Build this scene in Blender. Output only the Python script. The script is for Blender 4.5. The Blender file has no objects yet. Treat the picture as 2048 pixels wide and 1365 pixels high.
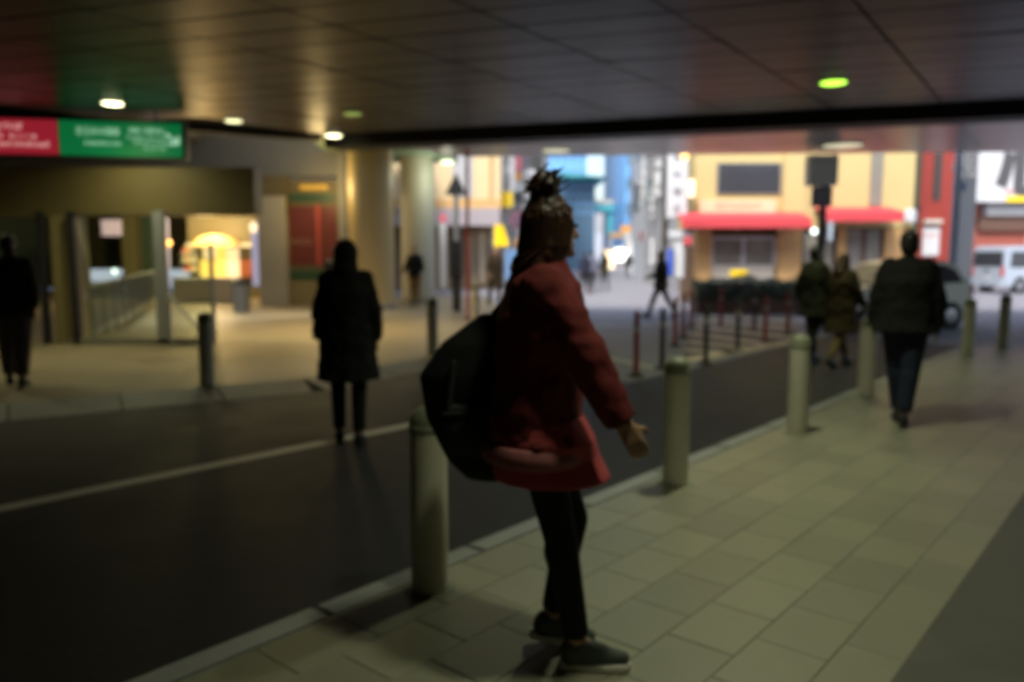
import bpy, bmesh, math, random
from mathutils import Vector, Matrix, noise

random.seed(7)
S = bpy.context.scene
COL = S.collection
RAD = math.radians
V = Vector

# ------------------------------------------------------------------ camera, world, sun, exposure
EYE = 1.6
FPX = 1595.0
PITCH = math.atan((682.5 - 505) / FPX)
cam_d = bpy.data.cameras.new('camera')
cam = bpy.data.objects.new('camera', cam_d)
COL.objects.link(cam)
S.camera = cam
cam_d.sensor_fit = 'HORIZONTAL'
cam_d.sensor_width = 36
cam_d.lens = 36 * FPX / 2048
cam.location = (0, 0, EYE)
cam.rotation_euler = (math.pi / 2 - PITCH, 0, 0)
cam_d.clip_start = 0.05
cam_d.clip_end = 2000
cam_d.dof.use_dof = True                 # focus is set short of everything, as in the photograph
cam_d.dof.focus_distance = 1.25
cam_d.dof.aperture_fstop = 2.2

W = bpy.data.worlds.new('World')
S.world = W
W.use_nodes = True
nt = W.node_tree
bg = nt.nodes['Background']
sky = nt.nodes.new('ShaderNodeTexSky')
sky.sky_type = 'NISHITA'
sky.sun_disc = False
SUN_EL, SUN_AZ = RAD(48), RAD(205)       # from behind the camera, a little to the left
sky.sun_elevation = SUN_EL
sky.sun_rotation = SUN_AZ
sky.air_density = 1.0
sky.dust_density = 3.0
nt.links.new(sky.outputs[0], bg.inputs[0])
bg.inputs[1].default_value = 0.135
sun_d = bpy.data.lights.new('sun', 'SUN')
sun_d.energy = 1.5
sun_d.angle = RAD(14)
sun_d.color = (1.0, 0.95, 0.88)
sun = bpy.data.objects.new('sun', sun_d)
COL.objects.link(sun)
sdir = V((math.sin(SUN_AZ) * math.cos(SUN_EL), math.cos(SUN_AZ) * math.cos(SUN_EL), math.sin(SUN_EL)))
sun.rotation_euler = sdir.to_track_quat('Z', 'Y').to_euler()
sun.location = (0, -20, 40)

S.view_settings.view_transform = 'Standard'
S.view_settings.look = 'None'
S.view_settings.gamma = 1
S.view_settings.use_curve_mapping = False
S.view_settings.exposure = 1.25
S.render.engine = 'CYCLES'
cy = S.cycles
cy.use_denoising = True
cy.pixel_filter_type = 'BLACKMAN_HARRIS'
cy.filter_width = 2.6
cy.max_bounces = 8
cy.diffuse_bounces = 4
cy.glossy_bounces = 4
cy.transmission_bounces = 6
cy.sample_clamp_indirect = 3.0
cy.caustics_reflective = False
cy.caustics_refractive = False

# ------------------------------------------------------------------ reading the photograph's layout
CP, SP = math.cos(PITCH), math.sin(PITCH)
def ray(x, y):
    u, v = (x - 1024) / FPX, (682.5 - y) / FPX
    return V((u, CP + v * SP, -SP + v * CP))
def gp(x, y, z=0.0):                      # point of the level plane z
    d = ray(x, y)
    t = (z - EYE) / d.z
    return V((d.x * t, d.y * t, z))
def at(x, y, Y):                          # point at depth Y
    d = ray(x, y)
    t = Y / d.y
    return V((d.x * t, Y, EYE + d.z * t))
def rect(x0, y0, x1, y1, Y):              # x range, z range at depth Y
    a, b = at(x0, y1, Y), at(x1, y0, Y)
    return a.x, b.x, a.z, b.z

# ------------------------------------------------------------------ materials
def mat(name, col, rough=0.6, metal=0.0, var=0.15, scale=6.0, bump=0.0, spec=0.5, rvar=0.1, coat=0.0, dirt=0.0):
    m = bpy.data.materials.new(name)
    m.use_nodes = True
    n, l = m.node_tree.nodes, m.node_tree.links
    b = n['Principled BSDF']
    tc = n.new('ShaderNodeTexCoord')
    nz = n.new('ShaderNodeTexNoise')
    nz.inputs['Scale'].default_value = scale
    nz.inputs['Detail'].default_value = 6
    nz.inputs['Roughness'].default_value = 0.65
    l.new(tc.outputs['Object'], nz.inputs['Vector'])
    mx = n.new('ShaderNodeMix')
    mx.data_type = 'RGBA'
    lo = [c * (1 - var) for c in col]
    hi = [min(1, c * (1 + var)) for c in col]
    mx.inputs['A'].default_value = (*lo, 1)
    mx.inputs['B'].default_value = (*hi, 1)
    l.new(nz.outputs['Fac'], mx.inputs['Factor'])
    out = mx.outputs['Result']
    if dirt > 0:
        n2 = n.new('ShaderNodeTexNoise')
        n2.inputs['Scale'].default_value = scale * 0.23
        n2.inputs['Detail'].default_value = 8
        l.new(tc.outputs['Object'], n2.inputs['Vector'])
        rp = n.new('ShaderNodeMapRange')
        rp.inputs['From Min'].default_value = 0.48
        rp.inputs['From Max'].default_value = 0.72
        rp.inputs['To Max'].default_value = dirt
        l.new(n2.outputs['Fac'], rp.inputs['Value'])
        m2 = n.new('ShaderNodeMix')
        m2.data_type = 'RGBA'
        m2.inputs['B'].default_value = (col[0] * 0.35, col[1] * 0.33, col[2] * 0.3, 1)
        l.new(rp.outputs['Result'], m2.inputs['Factor'])
        l.new(out, m2.inputs['A'])
        out = m2.outputs['Result']
    l.new(out, b.inputs['Base Color'])
    b.inputs['Metallic'].default_value = metal
    b.inputs['Specular IOR Level'].default_value = spec
    b.inputs['Coat Weight'].default_value = coat
    r = n.new('ShaderNodeMapRange')
    r.inputs['To Min'].default_value = max(0.02, rough - rvar)
    r.inputs['To Max'].default_value = min(1, rough + rvar)
    l.new(nz.outputs['Fac'], r.inputs['Value'])
    l.new(r.outputs['Result'], b.inputs['Roughness'])
    if bump > 0:
        n3 = n.new('ShaderNodeTexNoise')
        n3.inputs['Scale'].default_value = scale * 9
        n3.inputs['Detail'].default_value = 4
        l.new(tc.outputs['Object'], n3.inputs['Vector'])
        bp = n.new('ShaderNodeBump')
        bp.inputs['Strength'].default_value = bump
        bp.inputs['Distance'].default_value = 0.01
        l.new(n3.outputs['Fac'], bp.inputs['Height'])
        l.new(bp.outputs['Normal'], b.inputs['Normal'])
    return m

def emit(name, col, strength=1.0, base=None, rough=0.3):
    m = bpy.data.materials.new(name)
    m.use_nodes = True
    b = m.node_tree.nodes['Principled BSDF']
    b.inputs['Base Color'].default_value = (*(base or col), 1)
    b.inputs['Emission Color'].default_value = (*col, 1)
    b.inputs['Emission Strength'].default_value = strength
    m.cycles.emission_sampling = 'NONE'
    b.inputs['Roughness'].default_value = rough
    return m

def glass_mat(name, col, rough=0.05):
    m = bpy.data.materials.new(name)
    m.use_nodes = True
    n, l = m.node_tree.nodes, m.node_tree.links
    n.remove(n['Principled BSDF'])
    o = n['Material Output']
    tr = n.new('ShaderNodeBsdfTransparent')
    tr.inputs[0].default_value = (*col, 1)
    gl = n.new('ShaderNodeBsdfGlossy')
    gl.inputs['Roughness'].default_value = rough
    fr = n.new('ShaderNodeFresnel')
    fr.inputs[0].default_value = 1.5
    mx = n.new('ShaderNodeMixShader')
    l.new(fr.outputs[0], mx.inputs[0])
    l.new(tr.outputs[0], mx.inputs[1])
    l.new(gl.outputs[0], mx.inputs[2])
    l.new(mx.outputs[0], o.inputs[0])
    return m

M = {}
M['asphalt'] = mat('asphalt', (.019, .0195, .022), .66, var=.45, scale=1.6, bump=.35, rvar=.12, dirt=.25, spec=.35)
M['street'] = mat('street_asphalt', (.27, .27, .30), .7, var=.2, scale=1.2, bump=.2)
M['pave'] = mat('pavement_stone', (.25, .235, .185), .5, var=.22, scale=1.1, bump=.12, rvar=.16, dirt=.35)
M['pave_far'] = mat('far_pavement_stone', (.30, .25, .16), .5, var=.2, scale=1.3, bump=.1, rvar=.15, dirt=.25)
M['strip'] = mat('shaded_paving', (.105, .105, .085), .55, var=.35, scale=4, dirt=.3)  # pavement colour darkened to carry the shade of the right corner
M['kerb'] = mat('kerb_granite', (.30, .31, .30), .55, var=.2, scale=7, bump=.15, dirt=.3)
M['paint'] = mat('road_paint', (.72, .70, .60), .65, var=.15, scale=5, dirt=.3)
M['paint_tan'] = mat('worn_road_paint', (.88, .73, .54), .6, var=.1, scale=9, dirt=.08)
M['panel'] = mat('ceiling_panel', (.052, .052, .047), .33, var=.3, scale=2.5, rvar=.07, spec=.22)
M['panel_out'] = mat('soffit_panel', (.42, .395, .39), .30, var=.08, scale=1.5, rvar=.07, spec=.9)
M['void'] = mat('dark_joint', (.012, .012, .012), .8)
M['beam'] = mat('dark_beam', (.014, .014, .014), .6)
M['concrete'] = mat('concrete', (.24, .235, .21), .7, var=.18, scale=2, bump=.15, dirt=.35)
M['grey_wall'] = mat('grey_cladding', (.17, .175, .17), .6, var=.12, scale=2, dirt=.2)
M['brown_wall'] = mat('brown_cladding', (.155, .125, .05), .55, var=.15, scale=2, dirt=.2)
M['olive'] = mat('olive_tile', (.24, .20, .09), .5, var=.15, scale=3)
M['column'] = mat('column_render', (.52, .40, .18), .5, var=.1, scale=2, dirt=.15)
M['column_pale'] = mat('column_pale_render', (.42, .40, .32), .55, var=.1, scale=2, dirt=.15)
M['bollard'] = mat('bollard_paint', (.62, .60, .49), .45, var=.15, scale=9, dirt=.5)
M['bollard_cap'] = mat('bollard_cap', (.22, .24, .16), .5, var=.15)
M['dark_grey_wall'] = mat('dark_grey_wall', (.07, .08, .095), .6, var=.2)
M['pole_red'] = mat('post_red', (.46, .075, .055), .5, var=.2, scale=12, dirt=.3)
M['pole_dark'] = mat('post_dark', (.05, .045, .04), .5, var=.2, scale=12)
M['reflect'] = mat('reflective_band', (.62, .52, .44), .35)
M['black'] = mat('black_metal', (.018, .02, .024), .5)
M['navy'] = mat('navy_metal', (.20, .23, .36), .4)
M['steel'] = mat('grey_steel', (.30, .32, .33), .55, metal=.15)
M['pole_blue'] = mat('pale_blue_pole', (.42, .50, .60), .45)
M['white'] = mat('white_panel', (.62, .64, .66), .45, var=.05)
M['offwhite'] = mat('offwhite_panel', (.62, .58, .50), .5, var=.08)
M['yellow_wall'] = mat('yellow_render', (.56, .45, .20), .75, var=.07, scale=1.5, dirt=.08)
M['orange_wall'] = mat('orange_render', (.58, .36, .15), .75, var=.1, scale=1.5, dirt=.1)
M['cream_wall'] = mat('cream_render', (.66, .52, .30), .75, var=.06, scale=1.5)
M['awning'] = mat('red_awning', (.62, .06, .075), .7, var=.08, scale=5)
M['sign_cream'] = mat('cream_sign', (.72, .56, .36), .5, var=.05)
M['red_wall'] = mat('red_tile', (.30, .040, .028), .5, var=.15, scale=4)
M['darkglass'] = mat('dark_window', (.05, .055, .065), .12, var=.2, spec=.6)
M['dimglass'] = mat('shop_window', (.26, .25, .22), .2, var=.6, scale=2)
M['shutter'] = mat('grey_louvre', (.25, .24, .20), .6, var=.15, scale=3)
M['blue_tower'] = mat('blue_curtain_wall', (.16, .38, .68), .35, var=.15, scale=.3)
M['slate_tower'] = mat('slate_blue_cladding', (.10, .19, .29), .4, var=.15, scale=.3)
M['teal'] = mat('teal_panel', (.10, .48, .52), .45, var=.12, scale=.5)
M['pale_tower'] = mat('pale_cladding', (.62, .66, .70), .5, var=.08, scale=.3)
M['grey_bldg'] = mat('grey_tile_wall', (.42, .43, .44), .65, var=.12, scale=.8, dirt=.1)
M['lilac_bldg'] = mat('mauve_grey_wall', (.36, .33, .36), .65, var=.12, scale=.8, dirt=.1)
M['green_soffit'] = mat('green_soffit', (.20, .28, .19), .4, var=.15)
M['yellow_sign'] = mat('yellow_sign', (.95, .68, .01), .5, var=.03)
M['orange_sign'] = mat('orange_sign', (.92, .42, .04), .5, var=.03)
M['pink'] = mat('pink_red_sign', (.72, .16, .22), .5, var=.05)
M['blue'] = mat('blue_panel', (.05, .12, .62), .45, var=.05)
M['skyblue'] = mat('mid_blue_panel', (.12, .25, .48), .45, var=.1)
M['text_dark'] = mat('dark_lettering', (.08, .08, .085), .5, var=.02)
M['text_red'] = mat('red_lettering', (.62, .10, .10), .5, var=.02)
M['text_white'] = mat('white_lettering', (.7, .7, .7), .5, var=.02)
M['text_faint'] = mat('faint_lettering', (.36, .22, .15), .5, var=.02)
M['poster'] = mat('maroon_poster', (.15, .030, .018), .4, var=.18, scale=3)
M['green_band'] = mat('dark_green_band', (.03, .08, .03), .45, var=.1)
M['leaf'] = mat('hedge_leaf', (.045, .07, .03), .55, var=.5, scale=6)
M['soil'] = mat('planter', (.13, .07, .05), .7, var=.25)
M['car_paint'] = mat('pale_green_car_paint', (.74, .82, .76), .22, var=.03, coat=.6)
M['van_paint'] = mat('white_van_paint', (.42, .49, .58), .25, var=.03, coat=.6)
M['tyre'] = mat('tyre', (.02, .02, .02), .8)
M['rim'] = mat('wheel_rim', (.4, .4, .42), .3, metal=.8)
M['trim'] = mat('black_trim', (.025, .025, .028), .5)
M['taillight'] = mat('tail_light', (.62, .06, .05), .2, var=.05)
M['headlight'] = mat('head_light', (.75, .78, .8), .1, var=.03)
M['glass'] = glass_mat('clear_glass', (.86, .92, .86))
M['skin'] = mat('skin', (.42, .25, .16), .5, var=.08, scale=20)
M['hair'] = mat('black_hair', (.012, .011, .010), .45, var=.3, scale=60)
M['hair_brown'] = mat('dark_brown_hair', (.05, .022, .012), .42, var=.3, scale=60)
M['eye'] = mat('eye', (.02, .015, .012), .1)
M['lip'] = mat('lip', (.35, .12, .10), .4)
def cloth(n, c, r=.85):
    return mat(n, c, r, var=.22, scale=14, bump=.25, spec=.25, rvar=.08)
M['black_cloth'] = cloth('black_cloth', (.012, .013, .012))
M['charcoal'] = cloth('charcoal_cloth', (.03, .03, .034))
M['navy_cloth'] = cloth('navy_cloth', (.018, .024, .045))
M['red_cloth'] = cloth('dark_red_cloth', (.15, .022, .022))
M['red_skirt'] = cloth('red_cloth', (.46, .075, .085))
M['pale_pink'] = cloth('pale_pink_cloth', (.36, .13, .13))
M['brown_cloth'] = cloth('brown_cloth', (.050, .034, .015))
M['olive_cloth'] = cloth('olive_cloth', (.024, .025, .014))
M['tan_cloth'] = cloth('tan_cloth', (.26, .17, .075))
M['grey_cloth'] = cloth('grey_brown_cloth', (.10, .085, .085))
M['bluegrey_cloth'] = cloth('blue_grey_cloth', (.13, .14, .2))
M['shoe'] = mat('dark_green_shoe', (.05, .065, .055), .6, var=.2, scale=20)
M['shoe_black'] = mat('black_shoe', (.02, .02, .02), .5)
M['sole_white'] = mat('white_sole', (.8, .77, .70), .6, var=.1)
M['sole_dark'] = mat('dark_sole', (.03, .03, .03), .7)
M['lamp_warm'] = emit('lamp_warm', (1, .93, .52), 3.2)
M['lamp_dim'] = emit('lamp_dim', (.80, .78, .42), 1.1)
M['lamp_green'] = emit('lamp_green', (.42, .92, .06), 1.3)
M['lamp_faint'] = emit('lamp_faint', (.30, .42, .10), .35)
M['lamp_soffit'] = emit('lamp_soffit', (.85, .82, .55), .32)
M['lamp_orange'] = emit('lamp_orange', (1, .45, .10), 2.2)
M['lamp_white'] = emit('lamp_white', (.85, 1, .9), 1.6)
M['sign_green'] = emit('backlit_green', (.0025, .115, .032), .44, rough=.35)
M['sign_red'] = emit('backlit_red', (.27, .012, .024), .40, rough=.35)
M['sign_letters'] = emit('backlit_letters', (.24, .44, .30), .55)
M['sign_letters_r'] = emit('backlit_letters_on_red', (.60, .33, .30), .55)
M['glow_yellow'] = emit('shop_glow_yellow', (.85, .56, .10), .45, base=(.8, .6, .2))
M['glow_amber'] = emit('shop_glow_amber', (.90, .50, .09), .42, base=(.8, .5, .2))
M['glow_cream'] = emit('shop_glow_cream', (.78, .60, .32), .48, base=(.8, .7, .5))
M['glow_white'] = emit('shop_glow_white', (.95, 1, 1), 1.6)
M['glow_peach'] = emit('shop_glow_peach', (1, .74, .42), .8)
M['glow_lilac'] = emit('lit_lilac_panel', (.36, .35, .50), .34)
M['glow_pink'] = emit('lit_pink_sign', (.55, .38, .42), .38)

# ------------------------------------------------------------------ mesh building
class MB:
    def __init__(s):
        s.v, s.f = [], []
    def add(s, vs, fs):
        o = len(s.v)
        s.v += [V(p) for p in vs]
        s.f += [tuple(i + o for i in f) for f in fs]
        return s
    def box(s, x0, x1, y0, y1, z0, z1):
        x0, x1 = min(x0, x1), max(x0, x1)
        y0, y1 = min(y0, y1), max(y0, y1)
        z0, z1 = min(z0, z1), max(z0, z1)
        return s.add([(x0, y0, z0), (x1, y0, z0), (x1, y1, z0), (x0, y1, z0),
                      (x0, y0, z1), (x1, y0, z1), (x1, y1, z1), (x0, y1, z1)],
                     [(0, 3, 2, 1), (4, 5, 6, 7), (0, 1, 5, 4), (1, 2, 6, 5), (2, 3, 7, 6), (3, 0, 4, 7)])
    def prism(s, poly, z0, z1):
        n = len(poly)
        area = sum(poly[i][0] * poly[(i + 1) % n][1] - poly[(i + 1) % n][0] * poly[i][1] for i in range(n))
        if area < 0:
            poly = poly[::-1]
        vs = [(p[0], p[1], z0) for p in poly] + [(p[0], p[1], z1) for p in poly]
        fs = [tuple(range(n - 1, -1, -1)), tuple(range(n, 2 * n))]
        fs += [(i, (i + 1) % n, n + (i + 1) % n, n + i) for i in range(n)]
        return s.add(vs, fs)
    def lathe(s, prof, n=20, c=(0, 0, 0)):     # prof: (radius, z), closed top and bottom
        vs, fs = [], []
        for r, z in prof:
            for k in range(n):
                a = 2 * math.pi * k / n
                vs.append((c[0] + r * math.cos(a), c[1] + r * math.sin(a), c[2] + z))
        for i in range(len(prof) - 1):
            for k in range(n):
                k2 = (k + 1) % n
                fs.append((i * n + k, i * n + k2, (i + 1) * n + k2, (i + 1) * n + k))
        fs.append(tuple(range(n - 1, -1, -1)))
        fs.append(tuple(range((len(prof) - 1) * n, len(prof) * n)))
        return s.add(vs, fs)
    def cyl(s, p, q, r1, r2=None, n=12):
        p, q = V(p), V(q)
        r2 = r1 if r2 is None else r2
        d = (q - p).normalized()
        a = d.orthogonal().normalized()
        b = d.cross(a)
        vs = []
        for c, r in ((p, r1), (q, r2)):
            for k in range(n):
                t = 2 * math.pi * k / n
                vs.append(c + a * (r * math.cos(t)) + b * (r * math.sin(t)))
        fs = [(k, (k + 1) % n, n + (k + 1) % n, n + k) for k in range(n)]
        fs += [tuple(range(n - 1, -1, -1)), tuple(range(n, 2 * n))]
        return s.add(vs, fs)
    def ball(s, c, r, n=12, m=8, rot=None):
        r = r if isinstance(r, (tuple, list)) else (r, r, r)
        c = V(c)
        vs, fs = [V((0, 0, -r[2]))], []
        for i in range(1, m):
            t = -math.pi / 2 + math.pi * i / m
            for k in range(n):
                a = 2 * math.pi * k / n
                vs.append(V((r[0] * math.cos(t) * math.cos(a), r[1] * math.cos(t) * math.sin(a), r[2] * math.sin(t))))
        vs.append(V((0, 0, r[2])))
        for k in range(n):
            fs.append((0, 1 + (k + 1) % n, 1 + k))
        for i in range(m - 2):
            for k in range(n):
                a0, a1 = 1 + i * n + k, 1 + i * n + (k + 1) % n
                fs.append((a0, a1, a1 + n, a0 + n))
        top = len(vs) - 1
        o = 1 + (m - 2) * n
        for k in range(n):
            fs.append((o + k, o + (k + 1) % n, top))
        if rot is not None:
            vs = [rot @ p for p in vs]
        return s.add([p + c for p in vs], fs)
    def cap(s, p, q, r1, r2, n=12):
        p, q = V(p), V(q)
        if (q - p).length > 1e-5:
            s.cyl(p, q, r1, r2, n)
        s.ball(p, r1, n, 8)
        s.ball(q, r2, n, 8)
        return s
    def loft(s, secs, n=22):                   # secs: (centre, rx, ry, tilt about x)
        vs, fs = [], []
        for c, rx, ry, tl in secs:
            c = V(c)
            for k in range(n):
                a = 2 * math.pi * k / n
                p = V((rx * math.cos(a), ry * math.sin(a), 0))
                p.rotate(Matrix.Rotation(-tl, 3, 'X'))
                vs.append(c + p)
        for i in range(len(secs) - 1):
            for k in range(n):
                k2 = (k + 1) % n
                fs.append((i * n + k, i * n + k2, (i + 1) * n + k2, (i + 1) * n + k))
        fs.append(tuple(range(n - 1, -1, -1)))
        fs.append(tuple(range((len(secs) - 1) * n, len(secs) * n)))
        return s.add(vs, fs)
    def shift(s, o):
        o = V(o)
        s.v = [p + o for p in s.v]
        return s
    def mesh(s, name, m, smooth=False, bevel=0.0, seg=2):
        me = bpy.data.meshes.new(name)
        me.from_pydata([tuple(p) for p in s.v], [], s.f)
        me.validate()
        if bevel > 0:
            bm = bmesh.new()
            bm.from_mesh(me)
            bmesh.ops.recalc_face_normals(bm, faces=bm.faces)
            ed = [e for e in bm.edges if len(e.link_faces) == 2 and e.calc_face_angle(0) > 0.5]
            bmesh.ops.bevel(bm, geom=ed, offset=bevel, segments=seg, affect='EDGES', clamp_overlap=True)
            bm.to_mesh(me)
            bm.free()
        if m:
            me.materials.append(m)
        if smooth:
            for p in me.polygons:
                p.use_smooth = True
            try:
                me.set_sharp_from_angle(angle=RAD(38))
            except Exception:
                pass
        me.update()
        return me

def link(name, data, parent=None):
    o = bpy.data.objects.new(name, data)
    COL.objects.link(o)
    if parent is not None:
        o.parent = parent
    return o
def tag(o, label, cat, group=None):
    o['label'] = label
    o['category'] = cat
    if group:
        o['group'] = group
    return o
def thing(name, label, cat, loc=(0, 0, 0), rz=0.0, group=None):
    o = link(name, None)
    o.location = loc
    o.rotation_euler = (0, 0, rz)
    o.empty_display_size = .2
    return tag(o, label, cat, group)
def part(root, name, mb, m, smooth=False, bevel=0.0, world=True):
    """a mesh of its own under root; world: its points are given in the place's coordinates (unrotated root)"""
    if world:
        top = root
        while top.parent:
            top = top.parent
        mb.shift(-V(top.location))
    return link(name, mb.mesh(name, m, smooth, bevel), root)
def structure(name, mb, m, parent=None, smooth=False, bevel=0.0):
    o = link(name, mb.mesh(name, m, smooth, bevel), parent)
    o['kind'] = 'structure'
    return o
def copy_tree(o, parent=None):
    c = o.copy()
    COL.objects.link(c)
    c.parent = parent
    for ch in list(o.children):
        copy_tree(ch, c)
    return c
_tmp_scene = bpy.data.scenes.new('scratch')
def eval_mesh(o):
    _tmp_scene.collection.objects.link(o)
    with bpy.context.temp_override(scene=_tmp_scene, view_layer=_tmp_scene.view_layers[0]):
        dg = bpy.context.evaluated_depsgraph_get()
    me = bpy.data.meshes.new_from_object(o.evaluated_get(dg))
    bpy.data.objects.remove(o)
    return me
def text(root, name, body, size, m, loc, rot=(math.pi / 2, 0, 0), align='CENTER', width=None, depth=.004, bold=0.0):
    cu = bpy.data.curves.new(name, 'FONT')
    cu.body = body
    cu.size = size
    cu.align_x = align
    cu.align_y = 'CENTER'
    cu.extrude = depth
    cu.offset = bold
    cu.resolution_u = 3
    t = bpy.data.objects.new('tmp', cu)
    me = eval_mesh(t)
    me.name = name
    me.materials.clear()
    me.materials.append(m)
    if width and len(me.vertices):
        xs = [v.co.x for v in me.vertices]
        w = max(xs) - min(xs)
        if w > 0:
            me.transform(Matrix.Diagonal((width / w, 1, 1, 1)))
    o = link(name, me, root)
    o.location = V(loc)
    o.rotation_euler = rot
    return o
def wtext(root, name, body, size, m, loc, **k):
    top = root
    while top.parent:
        top = top.parent
    return text(root, name, body, size, m, V(loc) - V(top.location), **k)

# ------------------------------------------------------------------ SETTING: ground, road, pavements
structure('ground', MB().add([(-600, -200, -.30), (600, -200, -.30), (600, 1200, -.30), (-600, 1200, -.30)], [(0, 1, 2, 3)]), M['street'])
RZ = -.12
KD = V((.648, .762, 0)).normalized()           # direction of the near kerb
KN = V((KD.y, -KD.x, 0))                       # towards the near pavement
K0 = V((.395, 5.0, 0))
def kp(t, off=0.0):
    return K0 + KD * t + KN * off
# daylit street surface and the dark road in the underpass: two sheets, one a few millimetres higher
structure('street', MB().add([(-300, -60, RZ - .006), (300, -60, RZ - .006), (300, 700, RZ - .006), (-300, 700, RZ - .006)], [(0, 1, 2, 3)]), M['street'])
road_edge = [gp(1240, 770, RZ), gp(1580, 690, RZ)]
ed = (road_edge[1] - road_edge[0]).normalized()
far_kerb = [(-30, -6.5), (-14, 3.2), (-5.37, 8.37), (-2.66, 10.05), (-1.2, 12.3), (-.55, 15.4), (-.3, 18.9), (-.4, 24), (-.9, 29)]
rpoly = [far_kerb[0], far_kerb[1], far_kerb[2], far_kerb[3], far_kerb[4], far_kerb[5],
         tuple((road_edge[0] + ed * .2)[:2]), tuple((road_edge[0] + ed * 8.5)[:2]), tuple(kp(12.3, .1)[:2]), tuple(kp(-16, .1)[:2])]
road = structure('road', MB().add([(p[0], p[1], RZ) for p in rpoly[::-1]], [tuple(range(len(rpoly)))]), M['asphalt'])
# near pavement
pv = [kp(-16, .15), kp(11.5, .15), kp(12.2, .9), V((14, 14.6, 0)), V((30, 13.4, 0)), kp(22, 16), kp(-16, 9)]
near_pavement = structure('pavement', MB().prism([tuple(p[:2]) for p in pv], -.3, 0), M['pave'])
sb = V((3.68, 5.73, 0))
def slab_mat(name, base, tint):
    m = mat(name, base, .46, var=.18, scale=2.2, bump=.1, rvar=.14, dirt=.3)
    n, l = m.node_tree.nodes, m.node_tree.links
    b = n['Principled BSDF']
    src = b.inputs['Base Color'].links[0].from_socket
    oi = n.new('ShaderNodeObjectInfo')
    mx = n.new('ShaderNodeMix')
    mx.data_type = 'RGBA'
    mx.blend_type = 'MULTIPLY'
    mx.inputs['Factor'].default_value = 1
    cr = n.new('ShaderNodeValToRGB')
    cr.color_ramp.elements[0].color = (1 - tint, 1 - tint, 1 - tint, 1)
    cr.color_ramp.elements[1].color = (1 + tint * .6, 1 + tint * .5, 1 + tint * .3, 1)
    l.new(oi.outputs['Random'], cr.inputs['Fac'])
    l.new(src, mx.inputs['A'])
    l.new(cr.outputs['Color'], mx.inputs['B'])
    l.new(mx.outputs['Result'], b.inputs['Base Color'])
    return m
M['slab'] = slab_mat('paving_slab', (.30, .295, .215), .13)
SU, SV = .40, .30
slab_me = MB().box(.0016, SU - .0016, .0016, SV - .0016, -.02, 0).mesh('paving_slab', M['slab'], bevel=.003, seg=1)
slabs = []
wid = (sb - K0).dot(KN)
nrow = int(round((wid - .16) / SV)) + 4
for i in range(-11, 30):
    for j in range(nrow):
        p = kp(i * SU + (j % 2) * SU * .5, .16 + j * SV)
        c = kp(i * SU + (j % 2) * SU * .5 + SU / 2, .16 + (j + .5) * SV)
        if c.y > 1.9 and abs(c.x) < .72 * c.y + .6 and (c - K0).dot(KD) < 11.0:
            slabs.append((c.length, p))
slabs.sort(key=lambda q: q[0])
for _, p in slabs[:295]:
    o = link('paving_slab', slab_me, near_pavement)
    o.location = p + V((0, 0, .005 + random.uniform(-.001, .001)))
    o.rotation_euler = (random.uniform(-.0012, .0012), random.uniform(-.0012, .0012), math.atan2(KD.y, KD.x))
    o.scale = (1, -1, 1)
rest_s = MB()
for _, p in slabs[295:]:
    q = [p + KD * .0025 + KN * .0025, p + KD * (SU - .0025) + KN * .0025, p + KD * (SU - .0025) + KN * (SV - .0025), p + KD * .0025 + KN * (SV - .0025)]
    h_ = .005 + random.uniform(-.001, .001)
    rest_s.add([(a.x, a.y, h_) for a in q] + [(a.x, a.y, -.01) for a in q], [(3, 2, 1, 0), (0, 1, 5, 4), (1, 2, 6, 5), (2, 3, 7, 6), (3, 0, 4, 7)])
structure('paving_slabs_beyond', rest_s, M['slab'], near_pavement)['kind'] = 'stuff'

structure('shaded_paving_strip', MB().add([(*(sb + KD * -12 + KN * .16)[:2], .009), (*(sb + KD * -12 + KN * 4)[:2], .009), (*(sb + KD * 4.4 + KN * 4)[:2], .009), (*(sb + KD * 4.4 + KN * .16)[:2], .009)], [(0, 1, 2, 3)]), M['strip'])  # shade of the corner painted as a darker sheet over the paving
# kerb stones, one by one, along the near kerb
kerb = link('kerb', None)
kerb['kind'] = 'structure'
kmb = MB().box(0, .985, -.0, .15, -.2, .004)
kmesh = kmb.mesh('kerb_stone', M['kerb'], bevel=.012)
for i in range(-8, 12):
    o = link('kerb_stone', kmesh, kerb)
    o.location = kp(i, 0) + V((0, 0, random.uniform(-.003, .003)))
    o.rotation_euler = (0, 0, math.atan2(KD.y, KD.x) + random.uniform(-.002, .002))
    o.scale = (1, -1, 1)
# far pavement and its kerb
fp = far_kerb + [(-5.2, 29), (-5.2, 34), (-60, 34), (-60, -12)]
structure('far_pavement', MB().prism(fp, -.3, 0), M['pave_far'])
fk = link('far_kerb', None)
fk['kind'] = 'structure'
for i in range(1, len(far_kerb) - 1):
    a, b = V((*far_kerb[i], 0)), V((*far_kerb[i + 1], 0))
    d = (b - a)
    nst = max(1, round(d.length / 1.2))
    st = d.length / nst
    me = MB().add([(.005, -.42, RZ - .1), (st - .005, -.42, RZ - .1), (st - .005, 0, RZ - .1), (.005, 0, RZ - .1), (.005, -.42, RZ + .006), (st - .005, -.42, RZ + .006), (st - .005, 0, .004), (.005, 0, .004)], [(0, 3, 2, 1), (4, 5, 6, 7), (0, 1, 5, 4), (1, 2, 6, 5), (2, 3, 7, 6), (3, 0, 4, 7)]).mesh('kerb_stone', M['kerb'], bevel=.004, seg=1)
    if a.x < -20:
        continue
    for k in range(nst):
        o = link('kerb_stone', me, fk)
        o.location = a + d * (k / nst)
        o.rotation_euler = (0, 0, math.atan2(d.y, d.x))
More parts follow.
